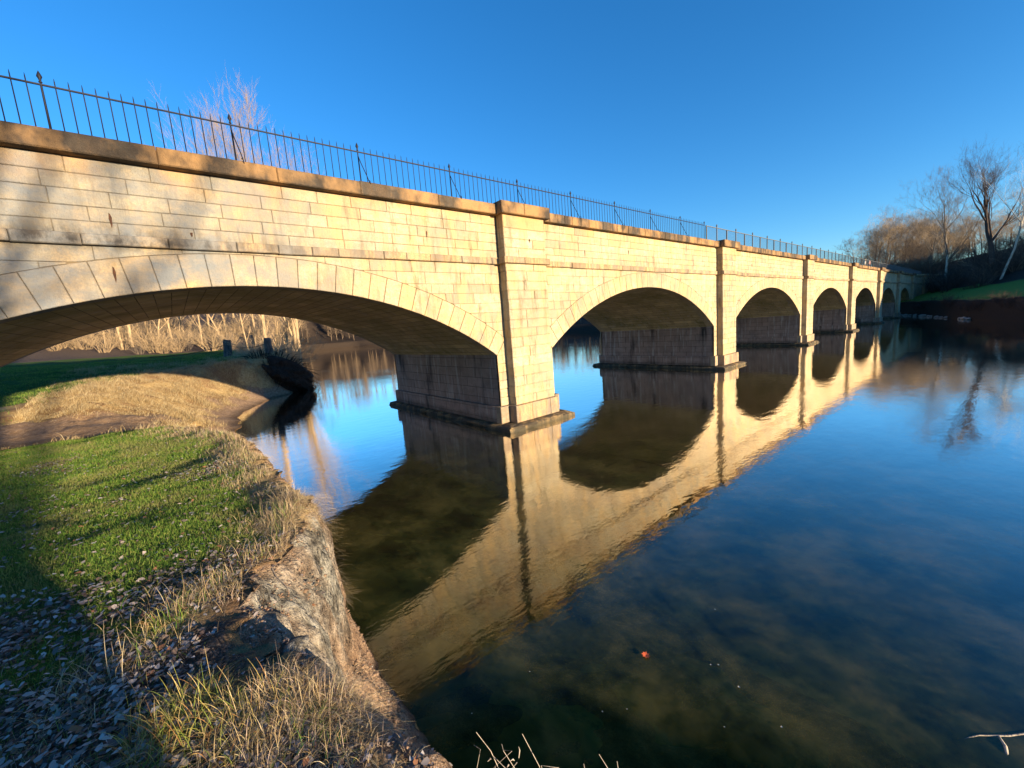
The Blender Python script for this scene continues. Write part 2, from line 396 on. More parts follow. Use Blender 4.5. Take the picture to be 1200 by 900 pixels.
def xe(y):
    y = np.asarray(y, dtype=float)
    return ip(XE, y)+sstep(3, 8, y)*(.9*fbm(y*.35, y*0, 401, 2)+.35*fbm(y*1.6, y*0+5, 403, 3))+(1-sstep(-2, 4, y))*.2*fbm(y*2.2, y*0+9, 405, 3)
def west(x, y):
    x = np.asarray(x, dtype=float); y = np.asarray(y, dtype=float)
    u = xe(y)-x
    wob = fbm(y*.9, y*0+3, 5, 3)
    S = ip(SW, y)*(1+.12*wob)+.22*fbm(y*3.1, y*0, 9, 3)*sstep(4, 0, y)
    S = np.maximum(S, .4)
    top = ip(HT, y)+.5*sstep(3, 30, u)*sstep(12, 30, y)
    t = u/S
    near = 1-sstep(1, 5, y); tip = sstep(24.5, 27, y)*(1-sstep(38, 50, y)); k = np.maximum(near, tip)
    a = np.interp(t, *P1); b = np.interp(t, *P2)
    z = top*(a*k+b*(1-k))
    # dip of the trail, hummocks
    z = z+.10*fbm(x*.55, y*.55, 21, 3)*sstep(.8, 1.4, t)*2+.05*fbm(x*3, y*3, 31, 3)*sstep(.2, 1, t)
    z = z+sstep(8, 12, y)*sstep(.1, .4, t)*(.42*fbm(x*.8, y*.8, 36, 3)+.24*fbm(x*2.6, y*2.6, 37, 3))*(1-sstep(45, 60, y))
    # rough broken face
    face = sstep(.02, .3, t)*(1-sstep(.8, 1.1, t))*k
    z = z+face*(.28*fbm(x*4.5, y*2.2, 41, 4)+.10*fbm(x*14, y*9, 43, 3))
    z = z+face*0
    bed = np.maximum(-2.3, u*.42+.1*fbm(x*1.2, y*1.2, 51, 3)*np.clip(-u, 0, 1))
    return np.where(u < 0, bed, np.maximum(z, .0+.01*u))
def frange(a, b, s): return list(np.arange(a, b-1e-6, s))
rows = frange(-400,-60,20)+frange(-60,-20,2)+frange(-20,-13,.3)+frange(-13,-3,.045)+frange(-3,4,.12)+frange(4,36,.25)+frange(36,70,1)+frange(70,200,6)+frange(200,901,50)
cols_u = frange(-14,-3,1)+frange(-3,-.2,.2)+frange(-.2,2.2,.035)+frange(2.2,6,.12)+frange(6,14,.5)+frange(14,40,2)+frange(40,120,8)+frange(120,900,60)
def grid_mesh(name, X, Y, Z, mat, cols=None, extra=None):
    nr, nc = X.shape
    V = np.stack([X, Y, Z], -1).reshape(-1, 3)
    i = np.arange(nr*nc).reshape(nr, nc)
    F = np.stack([i[:-1, :-1], i[:-1, 1:], i[1:, 1:], i[1:, :-1]], -1).reshape(-1, 4)
    o = np_mesh(name, V, F, mat, cols=cols, smooth=True)
    for nm, vals in (extra or {}).items():
        a = o.data.attributes.new(nm, 'FLOAT', 'POINT'); a.data.foreach_set('value', np.ascontiguousarray(vals, dtype=np.float32).ravel())
    return o
def cover(x, y):
    """green, straw, litter weights on the west bank"""
    u = xe(y)-x; S = ip(SW, y); t = u/S
    n = fbm(x*.8, y*.8, 61, 3); n2 = fbm(x*.35, y*.35, 71, 3)
    on = sstep(.85, 1.1, t)
    near = 1-sstep(3.0, 5.5, y-.25*(x+12))
    path = sstep(4.5, 6.5, y+n*3)*(1-sstep(12.5, 14.5, y+n*3-.15*(x+12)))*sstep(1.6, 3.0, u+n)
    green = on*np.where(y < 5, sstep(.25, .8, u-S+n*.9+.2), sstep(4.5, 7, u-S*.5+n*3+.18*(y-16)))
    green = green*(1-path*.95)
    straw = sstep(.12, .5, t+n*.4)*np.where(y > 5, 1, 0)+np.where(y <= 5, sstep(.8, 1.0, t)*.9, 0)
    straw = straw*(1-path)
    # litter drifted in the foreground hollow
    d = -(x+10.9)*.25-(y+8.4)*.75
    lit = sstep(-.2, .9, d+n*1.8)*on*(y < -5)
    lit = np.maximum(lit, .75*sstep(.12, .3, n)*near*on)
    far_ = sstep(48, 62, y); green = green*(1-far_); straw = straw*(1-far_)
    lit = lit*(1-.8*sstep(.0, .16, n2+.5*fbm(x*3, y*3, 77, 2)-.02)*(y > -10.3))
    lit = np.maximum(lit, far_)
    return green, straw, lit, t, path
RR, UU = np.meshgrid(np.array(rows), np.array(cols_u), indexing='ij')
XX = xe(RR)-UU
ZZ = west(XX, RR)
g_, s_, l_, t_, p_ = cover(XX, RR)
cl = sstep(.44, .54, t_)*(1-sstep(.74, .86, t_))*(RR < 0)*(.45+.8*sstep(-.1, .1, fbm(RR*2.2, XX*2.2, 81, 3)))*sstep(-11.5,-9.6,RR)*(1-sstep(-8.2,-7.0,RR))
cc = np.stack([g_, s_, l_, np.ones_like(g_)], -1).reshape(-1, 4)
fc = sstep(.2, .5, t_)*(1-sstep(1.0, 1.2, t_))*(RR < 1)*(RR > -12.6)
fc = fc*(.15+.85*sstep(-11.6, -10.2, RR))
XM = XX+fc*(.16*fbm(RR*3.4, ZZ*1.2, 201, 4)+.20*(np.abs(fbm(RR*8, ZZ*3, 203, 3))*-2+.25)+.10*fbm(RR*18, ZZ*9, 205, 2)+.06*fbm(RR*34, ZZ*26, 207, 2))
XM = XM+fc*.13*sstep(.8, .9, t_)*(1-sstep(1.0, 1.15, t_))                       # turf lip standing proud of the face
XM = XM-fc*.36*np.exp(-((RR+9.72)/.16)**2)*sstep(.45, .55, t_)*(1-sstep(.8, .95, t_))      # washed-out hollow
tag(grid_mesh('river_bank', XM, RR, ZZ, M['ground'], cc, {'clay': cl}), 'grassy eroded river bank in the foreground running under the first arch', None, None, 'structure')

# river bed and water
mesh_obj('river_bed', [(-60,-700,-2.32),(400,-700,-2.32),(400,900,-2.32),(-60,900,-2.32)], [(0,1,2,3)], M['bed'])['kind'] = 'structure'
ox = np.linspace(0, 13.8, 60); oy = np.array(frange(-40, 60, .5))
BY, BU = np.meshgrid(oy, ox, indexing='ij'); BX = xe(BY)+BU-.02
BZ = np.maximum(-2.28, -BU*.42)+.01+.10*fbm(BX*1.3, BY*1.3, 91, 4)*np.clip(BU, 0, 1)
grid_mesh('river_shallows', BX[:, ::-1], BY, BZ[:, ::-1], M['bed'])['kind'] = 'structure'
wat = mesh_obj('water', [(-700,-900,0),(900,-900,0),(900,1200,0),(-700,1200,0)], [(0,1,2,3)], M['water']); wat['kind'] = 'structure'

# east bank
XS = np.array([(-700,40),(-200,52),(-60,58),(-30,62),(-15,68),(-9,82),(-5,96),(0,110),(10,119),(60,124),(150,105),(200,70),(235,10),(260,-60),(300,-200),(900,-500)], dtype=float)
def east(x, y):
    u = x-ip(XS, y)
    z = 3.0*np.interp(u, [0,1.0,2.2,3.4,5], [0,.35,.85,.97,1.0])
    z = z+.075*np.clip(u-4, 0, 45)+.02*np.clip(u-50, 0, 400)+.12*np.clip(u-30, 0, 60)*sstep(-60,-16,y)
    z = z+.35*fbm(x*.12, y*.12, 101, 3)*sstep(3, 12, u)+.5*fbm(x*.7, y*.7, 105, 3)*(sstep(0, 1, u)*(1-sstep(3, 5, u)))
    # unseen bare hill to the south, added to shade the far bank and bridge end
    z = z+21*sstep(-45, -125, y)*sstep(74, 116, x+.1*(y+45))
    z = z+14*sstep(215, 275, y)*(x < 140)
    # towpath embankment past the end of the bridge
    e = 8.7-.62*np.maximum(0, np.maximum(-y-1.5-.28*np.clip(x-126, 0, 60), y-11))-.9*np.clip(137-x, 0, 30)
    return np.where(u < 0, np.maximum(-2.3, u*.6), np.maximum(z, np.where(x > 112, e, -9)))
er = frange(-700,-150,30)+frange(-150,-30,4)+frange(-30,30,.8)+frange(30,250,5)+frange(250,901,60)
eu = frange(-4,0,1)+frange(0,6,.5)+frange(6,90,2)+frange(90,300,12)+frange(300,1500,120)
ER, EU = np.meshgrid(np.array(er), np.array(eu), indexing='ij'); EX = ip(XS, ER)+EU; EZ = east(EX, ER)
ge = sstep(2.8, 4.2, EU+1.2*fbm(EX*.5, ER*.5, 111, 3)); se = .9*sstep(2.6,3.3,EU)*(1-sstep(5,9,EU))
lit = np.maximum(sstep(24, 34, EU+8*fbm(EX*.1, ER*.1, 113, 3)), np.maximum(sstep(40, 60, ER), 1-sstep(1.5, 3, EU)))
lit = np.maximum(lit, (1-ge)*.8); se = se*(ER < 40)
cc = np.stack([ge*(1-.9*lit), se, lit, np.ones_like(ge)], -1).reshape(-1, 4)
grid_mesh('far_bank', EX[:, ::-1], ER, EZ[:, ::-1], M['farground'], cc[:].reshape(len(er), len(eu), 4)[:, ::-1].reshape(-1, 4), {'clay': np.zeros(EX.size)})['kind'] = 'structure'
def ground(x, y):
    if x > ip(XS, y)-1 and (x > 30 or y > 200): return float(east(x, y))
    return float(west(x, y))

# ------------------------------------------------------------------ the aqueduct
P = 19.5; PW = 2.23; PP = .42; SP = 16.34; ZS = 3.07; ZC = 5.77; RI = 13.71; CZ = ZC-RI; RE = RI+.80; BW = 9.9
COP0, COP1 = 8.46, 8.84; ST0, ST1 = 6.62, 6.86
PC = lambda k: P*(k-1)+PW/2          # centre of pier / pilaster k
AC = lambda k: P*(k-1.5)+PW/2        # centre of arch k
HA = math.asin(SP/2/RI)
XEnd = 137.0
bridge = empty('stone_aqueduct', (0, 0, 0))
tag(bridge, 'long pale sandstone aqueduct of seven low arches crossing the river', 'bridge')
def gapt(): return rnd.random()
def extr(x, a, rr): 
    d = x-a
    return CZ+math.sqrt(rr*rr-d*d) if abs(d) < rr*math.sin(HA) else -99
def wall_rows():
    zs = [COP0, 8.12, 7.79, 7.45, 7.14, ST1]
    lo = [ST0]
    z = ST0
    for h in (.36,.40,.34,.38,.36,.40,.34,.38,.36,.40,.36,.38,.34,.36): 
        z -= h; lo.append(z)
    return zs, lo
def courses(mb, x0, x1, arch, zlist, lmin=.8, lmax=1.7, y=0.0):
    g = .0035
    for i in range(len(zlist)-1):
        z1, z0 = zlist[i]-g, zlist[i+1]+g
        x = x0 - rnd.uniform(0, .5)
        while x < x1:
            L = rnd.uniform(lmin, lmax); a, b = max(x, x0), min(x+L, x1)
            if x1-b < .35: b = x1; L = x1-x+1
            x += L
            if b-a < .12: continue
            yy = y+rnd.uniform(-.004, .004); t = gapt()
            if arch is None or z0 >= CZ+RE+.02:
                mb.bblock(a+g, b-g, yy, y+.12, z0, z1, t); continue
            n = 9; xs = [a+g+(b-a-2*g)*q/(n-1) for q in range(n)]
            bot = [max(z0, extr(q, arch, RE)+.012) for q in xs]
            # below springing of the ring's end keep clear of the radial bed
            seg = []
            segs = []
            for q, bb in zip(xs, bot):
                if bb < z1-.03: seg.append((q, bb))
                else:
                    if len(seg) > 1: segs.append(seg)
                    seg = []
            if len(seg) > 1: segs.append(seg)
            for sg in segs:
                # refine the end towards the ring
                if sg[0][0] > xs[0]+1e-6:
                    q = sg[0][0]; st = (b-a)/(n-1)
                    for _ in range(6):
                        q2 = q-st/6
                        if q2 > xs[0] and extr(q2, arch, RE)+.012 < z1-.03: q = q2
                        else: break
                    sg = [(q, max(z0, extr(q, arch, RE)+.012))]+sg
                if sg[-1][0] < xs[-1]-1e-6:
                    q = sg[-1][0]; st = (b-a)/(n-1)
                    for _ in range(6):
                        q2 = q+st/6
                        if q2 < xs[-1] and extr(q2, arch, RE)+.012 < z1-.03: q = q2
                        else: break
                    sg = sg+[(q, max(z0, extr(q, arch, RE)+.012))]
                if sg[-1][0]-sg[0][0] < .06: continue
                poly = sg+[(sg[-1][0], z1), (sg[0][0], z1)]
                mb.prism(poly, yy, y+.12, t)
up, lo = wall_rows()
def facade(parent):
    ch = []
    for k in range(1, 8):                                   # one bay per arch
        xa, xb = P*(k-2)+PW, P*(k-1)
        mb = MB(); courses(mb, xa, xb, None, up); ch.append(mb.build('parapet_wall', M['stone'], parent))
        halves = (MB(), MB())
        lw = [z for z in lo if z > 3.2]+[ZS-.02]
        courses(halves[0], xa, AC(k), AC(k), lw); courses(halves[1], AC(k), xb, AC(k), lw)
        # narrow strips of the pier face below the springing
        e = SP/2
        for sx, mb in zip((-1, 1), halves):
            c = AC(k)
            zz = [3.72]+[z for z in np.linspace(.97, ZS-.02, 7)][::-1]
            for i in range(1, len(zz)-1):
                a, b = sorted((c+sx*(e+.004), c+sx*(e+.465)))
                if zz[i] > 3.05: continue
                mb.bblock(a, b, rnd.uniform(-.003,.003), .12, zz[i+1]+.006, zz[i]-.006, gapt())
            p1 = (c+sx*(e+.004), ZS-.02); p3 = (c+sx*(e+.465), ZS-.02); p2 = (c+sx*(RE*math.sin(HA)-.03), CZ+RE*math.cos(HA)-.05)
            tri = [p1, p3, (p3[0], p2[1])] if sx > 0 else [p3, p1, (p3[0], p2[1])]
            mb.prism(tri, 0, .12, .4)
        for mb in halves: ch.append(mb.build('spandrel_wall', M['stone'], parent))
        # mortar backing behind the joints
        bk = MB(); N = 40; c = AC(k); top = []; n0 = 0
        vs = [(xa, .03, COP0), (xb, .03, COP0)]; bots = []
        for q in range(N+1):
            an = -HA+2*HA*q/N; bots.append((c+(RI+.1)*math.sin(an), .03, CZ+(RI+.1)*math.cos(an)))
        V = []; F = []
        for q in range(N):
            a, b = bots[q], bots[q+1]; n = len(V); V += [a, b, (b[0], .03, COP0), (a[0], .03, COP0)]; F.append((n, n+1, n+2, n+3))
        for (a, b) in ((xa, bots[0][0]), (bots[-1][0], xb)):
            n = len(V); V += [(a, .03, -.5), (b, .03, -.5), (b, .03, COP0), (a, .03, COP0)]; F.append((n, n+1, n+2, n+3))
        ch.append(mesh_obj('mortar_bed', V, F, M['mortar'], parent))
        # ring of voussoirs
        rb = MB(); nv = 35; 
        for q in range(nv):
            a0 = -HA+2*HA*q/nv+.00035; a1 = -HA+2*HA*(q+1)/nv-.00035
            if q == nv//2: pass
            pol = []
            for an, rr in ((a0, RI), ((a0+a1)/2, RI), (a1, RI), (a1, RE), ((a0+a1)/2, RE), (a0, RE)):
                pol.append((c+rr*math.sin(an), CZ+rr*math.cos(an)))
            rb.prism(pol, -.012+rnd.uniform(-.004, .004), .5, gapt(), .016)
        ch.append(rb.build('arch_ring', M['ring'], parent))
        # string course
        sb = MB(); x = xa
        while x < xb-.01:
            L = rnd.uniform(.7, 1.5); b = min(x+L, xb)
            if xb-b < .3: b = xb
            yy = -.13+rnd.uniform(-.012, .012)
            sb.bblock(x+.006, b-.006, yy, .1, ST0+rnd.uniform(-.012,.012), ST1, gapt(), .02); x = b
        ch.append(sb.build('string_course', M['string'], parent))
        cb = MB(); x = xa
        while x < xb-.01:
            L = rnd.uniform(2.2, 2.7) if k == 1 else rnd.uniform(.42, .6); b = min(x+L, xb)
            if xb-b < .25: b = xb
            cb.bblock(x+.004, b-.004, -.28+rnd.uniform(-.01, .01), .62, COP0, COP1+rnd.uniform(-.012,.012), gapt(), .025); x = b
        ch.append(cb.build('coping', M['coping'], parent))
    for k in range(0, 8):                                   # pilasters
        x0 = P*(k-1); mb = MB(); z = .97; i = 0
        while z < 8.3:
            h = rnd.uniform(.34, .42); z1 = min(z+h, COP0+.0)
            if ST0-.2 < z1 < ST1 or (z < ST0 and z1 > ST0): z1 = ST0
            if COP0-z1 < .2: z1 = COP0
            o = rnd.uniform(-.012, .012)
            cuts = [x0, x0+PW] if rnd.random() < .3 else [x0, x0+rnd.uniform(.6, 1.6), x0+PW]
            for a, b in zip(cuts[:-1], cuts[1:]):
                mb.bblock(a+(o if a == x0 else .005), b-(.0 if b == x0+PW else .005), -PP+rnd.uniform(-.004, .004), .0, z+.008, z1-.008, gapt(), .022)
            z = z1
            if abs(z-ST0) < .01: z = ST1-.0
        mb.box(x0+.03, x0+PW-.03, -PP+.035, .02, .0, COP0, .2)
        ch.append(mb.build('pilaster', M['stone'], parent))
        sb = MB()
        sb.bblock(x0-.13, x0+.9, -PP-.13, .0, ST0, ST1, gapt(), .02); sb.bblock(x0+.91, x0+PW+.13, -PP-.13, .0, ST0, ST1, gapt(), .02)
        ch.append(sb.build('string_course', M['string'], parent))
        cb = MB()
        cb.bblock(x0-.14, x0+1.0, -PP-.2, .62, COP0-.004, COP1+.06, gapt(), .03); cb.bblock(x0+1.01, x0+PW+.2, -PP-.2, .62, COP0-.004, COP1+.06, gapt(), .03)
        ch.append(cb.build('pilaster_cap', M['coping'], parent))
    return ch
face = facade(bridge)
for o in list(face):                                       # the north face mirrors the south one
    c = o.copy(); col.objects.link(c); c.parent = bridge; c.scale = (1, -1, 1); c.location = (0, BW, 0)
# vaults, piers, deck
for k in range(1, 8):
    V = []; F = []; UVs = []; N = 48; c = AC(k)
    for q in range(N+1):
        an = -HA+2*HA*q/N
        for y in (.5, BW-.5): V.append((c+(RI+.0)*math.sin(an), y, CZ+RI*math.cos(an)))
    for q in range(N):
        F.append((2*q, 2*q+2, 2*q+3, 2*q+1)); s0 = 2*HA*RI*q/N; s1 = 2*HA*RI*(q+1)/N
        UVs += [(.5, s0), (.5, s1), (BW-.5, s1), (BW-.5, s0)]
    mesh_obj('vault', V, F, M['vault'], bridge, uv=UVs, smooth=True)
def side_box(name, x0, x1, y0, y1, z0, z1, mat, parent):
    V = [(x0,y0,z0),(x1,y0,z0),(x1,y1,z0),(x0,y1,z0),(x0,y0,z1),(x1,y0,z1),(x1,y1,z1),(x0,y1,z1)]
    F = [(4,5,6,7),(0,1,5,4),(1,2,6,5),(2,3,7,6),(3,0,4,7)]; UVs = []
    for f in F:
        for i in f:
            v = V[i]; UVs.append((v[0]+v[1]*1.0, v[2]+ (v[1] if f == F[0] else 0)))
    return mesh_obj(name, V, F, mat, parent, uv=UVs)
for k in range(0, 8):
    c = PC(k); hw = (P-SP)/2
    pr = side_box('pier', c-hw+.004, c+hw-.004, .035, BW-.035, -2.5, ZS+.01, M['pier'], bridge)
    # plinth course: the rectangle of the pier plus the two pilasters, as blocks
    mb = MB(); e = .13
    def ring(x0, x1, y0, y1, z0, z1, L=1.3):
        for (ya, yb) in ((y0, y0+.5),):
            x = x0
            while x < x1-.01:
                b = min(x+rnd.uniform(.7, L), x1); b = x1 if x1-b < .3 else b
                mb.bblock(x+.004, b-.004, ya, yb, z0, z1, gapt(), .02); x = b
        mb.box(x0+.01, x1-.01, y0+.1, y1, z0, z1-.01, .35)
    ring(c-PW/2-e, c+PW/2+e, -PP-e, 0.0, .27, .97)
    mb.build('plinth', M['plinth'], pr)
    mb = MB(); mb.box(c-PW/2-e, c+PW/2+e, BW, BW+PP+e, .27, .97, .4); mb.build('plinth', M['plinth'], pr)
    for xa_, xb_ in ((c-hw-e, c-PW/2-e-.003), (c+PW/2+e+.003, c+hw+e)):
        q_ = MB(); q_.bblock(xa_, xb_, -e, .2, .27, .962, gapt(), .02); q_.build('plinth_block', M['plinth'], pr)
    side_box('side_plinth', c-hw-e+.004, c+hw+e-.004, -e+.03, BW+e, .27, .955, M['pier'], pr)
    # rough base slab at the waterline
    V = []; F = []; x0, x1, y0, y1 = c-hw-.29, c+hw+.29, -.80, BW+.80
    per = []
    nx, ny = 9, 26
    for q in range(nx): per.append((x0+(x1-x0)*q/nx, y0))
    for q in range(ny): per.append((x1, y0+(y1-y0)*q/ny))
    for q in range(nx): per.append((x1-(x1-x0)*q/nx, y1))
    for q in range(ny): per.append((x0, y1-(y1-y0)*q/ny))
    n = len(per)
    for (zz, inset) in ((-2.4, -.1), (.0, -.02), (.15, .0), (.205, .06), (.25, .3)):
        for (px, py) in per:
            jx = rnd.uniform(-.07, .07); jy = rnd.uniform(-.07, .07)
            sx = 1 if px < c else -1; sy = 1 if py < BW/2 else -1
            V.append((px+inset*sx*(abs(px-c)/(hw+.36))+jx, py+inset*sy*(abs(py-BW/2)/(BW/2+.86))+jy, zz+rnd.uniform(-.025, .015)*(zz > 0)))
    for r in range(4):
        for q in range(n):
            F.append((r*n+q, r*n+(q+1) % n, (r+1)*n+(q+1) % n, (r+1)*n+q))
    F.append(tuple(4*n+q for q in range(n)))
    mesh_obj('base_slab', V, F, M['slab'], pr, tint=[.4]*len(F))
mesh_obj('deck', [(-60,.6,COP1-.1),(XEnd+2,.6,COP1-.1),(XEnd+2,BW-.6,COP1-.1),(-60,BW-.6,COP1-.1)], [(0,1,2,3)], M['gravel'], bridge)
# west abutment (beyond the left edge of the picture) and the flared east wing wall
mb = MB(); courses(mb, -45, -19.5, None, up); courses(mb, -45, -19.5, None, [z for z in lo if z > 1.5])
mb.box(-45, -19.5, .03, BW-.03, -1, COP0-.1, .3)
cx = -45
while cx < -19.6: mb.bblock(cx+.004, min(cx+2.4, -19.5)-.004, -.28, .62, COP0, COP1, gapt(), .025); cx += 2.4
mb.build('abutment', M['stone'], bridge)
wing = [(119.2, 0), (124, -.25), (129.5, -.95), (134, -1.9), (139, -3.2)]
for i in range(len(wing)-1):
    (ax, ay), (bx, by) = wing[i], wing[i+1]; L = math.hypot(bx-ax, by-ay)
    mb = MB(); courses(mb, 0, L, None, up); courses(mb, 0, L, None, [z for z in lo if z > 1.5]); mb.box(0, L, .03, 1.2, -1, COP0, .3)
    x = 0
    while x < L-.01:
        b = min(x+.55, L); mb.bblock(x+.004, b-.004, -.28, .9, COP0, COP1, gapt(), .025); mb.bblock(x+.004, b-.004, -.13, .1, ST0, ST1, gapt(), .02); x = b
    o = mb.build('wing_wall', M['stone'], bridge); o.location = (ax, ay, 0); o.rotation_euler = (0, 0, math.atan2(by-ay, bx-ax))
    if i in (1, 3):
        q = MB(); z = 1
        while z < 8.4: q.bblock(-1.0, 1.0, -.42, .1, z+.006, min(z+.38, COP0)-.006, gapt(), .02); z += .38
        q.bblock(-1.15, 1.15, -.6, .6, COP0-.003, COP1+.06, .4, .03)
        o = q.build('pilaster', M['stone'], bridge); o.location = (bx, by, 0); o.rotation_euler = (0, 0, math.atan2(by-ay, bx-ax))
# low retaining wall past the bridge end
mb = MB()
for r in range(12):
    x = 0
    while x < 9: L = rnd.uniform(.4, .9); mb.bblock(x, x+L-.02, rnd.uniform(-.03, .03), .5, 3.4+r*.3+.01, 3.4+r*.3+.29, gapt(), .03); x += L
o = mb.build('retaining_wall', M['plinth']); o.location = (139.6, -3.6, 0); o.rotation_euler = (0, 0, R(-24))
tag(o, 'low rubble retaining wall in shade past the far end of the aqueduct', 'wall')
# iron cramps with rust streaks let into the wall
for (x, z, h) in ((-11.0, 7.2, .30), (-11.12, 6.02, .34), (-3.1, 7.55, .2), (1.35, 7.55, .14), (5.3, 7.35, .26), (21.0, 7.4, .25), (-9.6, 7.0, .1), (8.9, 7.6, .16), (25.8, 7.5, .22), (41.2, 7.4, .2)):
    mb = MB(); yy = -.005 if not any(P*(k-1) < x < P*(k-1)+PW for k in range(0, 8)) else -PP-.005
    mb.prism([(x-.012, z+h*.5), (x-.028, z+.02), (x-.006, z-h*.6), (x+.014, z-h*.35), (x+.026, z+.05), (x+.010, z+h*.42)], yy-.012, yy+.03, .3, .006)
    mb.build('iron_cramp', M['rust'], bridge)

# ------------------------------------------------------------------ railings
RY = .2; RZ = 9.87
rail = empty('iron_railing', (-11.64, RY, COP1))
tag(rail, 'dark iron picket railing with spear finials and curved braces on the near parapet', 'railing')
def at(o, x, y, z): o.location = (x+11.64, y-RY, z-COP1); return o       # parts sit relative to the railing's base
posts = [-18.2, -14.92, -11.64, -8.37, -5.1, -1.79, 1.45, 4.72, 8.1, 11.47, 14.87, 18.1]
mb = MB(); mb.tube([(0,0,0),(0,0,RZ-COP1-.02),(0,0,RZ-COP1+.05)], [.022,.018,.014], 8)
h0 = RZ-COP1
mb.lathe(0, 0, [(.014,h0+.03),(.034,h0+.045),(.018,h0+.07),(.022,h0+.10),(.045,h0+.155),(.03,h0+.2),(.002,h0+.27)], 8)
post0 = mb.build('post', M['iron'], rail, True)
mb = MB(); mb.tube([(0,0,h0-.12),(.02,-.10,h0-.35),(.08,-.30,.25),(.10,-.40,.02),(.09,-.47,-.05),(.07,-.52,.03),(.05,-.47,.06)], [.013]*7, 6)
brace0 = mb.build('brace', M['iron'], rail, True)
mb = MB(); mb.tube([(0,0,0),(0,0,h0+.10),(0,0,h0+.17)], [.0115,.0105,.003], 5); pick0 = mb.build('picket', M['iron'], rail, True)
for i, x in enumerate(posts):
    o = post0 if i == 0 else post0.copy()
    if i: col.objects.link(o); o.parent = rail
    at(o, x, RY, COP1)
    if i >= 3 and i < 11:
        b = brace0 if i == 3 else brace0.copy()
        if i > 3: col.objects.link(b); b.parent = rail
        at(b, x, RY, COP1)
px = []
for a, b in zip(posts[:-1], posts[1:]):
    for q in range(1, 16): px.append(a+(b-a)*q/16)
px = [x for x in px if x > -13.2]
for i, x in enumerate(px[:100]):
    o = pick0 if i == 0 else pick0.copy()
    if i: col.objects.link(o); o.parent = rail
    at(o, x, RY, COP1)
mb = MB()
for x in px[100:]: mb.tube([(x+11.64,0,0),(x+11.64,0,h0+.10),(x+11.64,0,h0+.17)], [.0115,.0105,.003], 4)
tag(mb.build('picket', M['iron'], rail, True), kind='stuff')
mb = MB(); mb.box(-7, 29.8, -.017, .017, h0-.014, h0+.014); mb.box(-7, 29.8, -.014, .014, .05, .075); mb.build('rail', M['iron'], rail)
# the denser railing on the rest of the bridge
fr = empty('mesh_railing', (18.4, RY, COP1)); tag(fr, 'dense dark metal railing on the far stretch of parapet, closely spaced bars', 'railing')
mb = MB(); mb.box(-.035,.035,-.035,.035,0,h0+.02); pa = mb.build('post', M['greyiron'], fr)
mb = MB(); mb.box(-.03,.03,-.03,.03,0,h0+.1); mb.lathe(0, 0, [(.03,h0+.1),(.05,h0+.14),(.04,h0+.2),(.004,h0+.26)], 6); pb = mb.build('tall_post', M['greyiron'], fr)
n = 0; x = 0
while x < 100:
    src = pa if n % 2 == 0 else pb
    o = src if n < 2 else src.copy()
    if n >= 2: col.objects.link(o); o.parent = fr
    o.location = (x, 0, 0); n += 1; x += 1.62
mb = MB(); x = 0
while x < 118: mb.box(x, x+.010, -.004, .004, .03, h0-.01); x += .13
tag(mb.build('infill_bars', M['greyiron'], fr), kind='stuff')
mb = MB(); mb.box(0, 118, -.025, .025, h0-.02, h0+.02); mb.box(0, 118, -.02, .02, .02, .05); mb.build('rail', M['greyiron'], fr)
# upstream (north) railing of plain rails, seen through the other one only from the side
nr = empty('north_railing', (-20, BW-.2, COP1)); tag(nr, 'plain iron railing on the opposite parapet of the aqueduct', 'railing')
mb = MB()
x = 40.
while x < 158: mb.box(x-.02, x+.02, -.02, .02, 0, .62); x += 3.25
mb.build('posts', M['iron'], nr); mb = MB(); mb.box(38, 158, -.02, .02, .60, .64); mb.build('rail', M['iron'], nr)

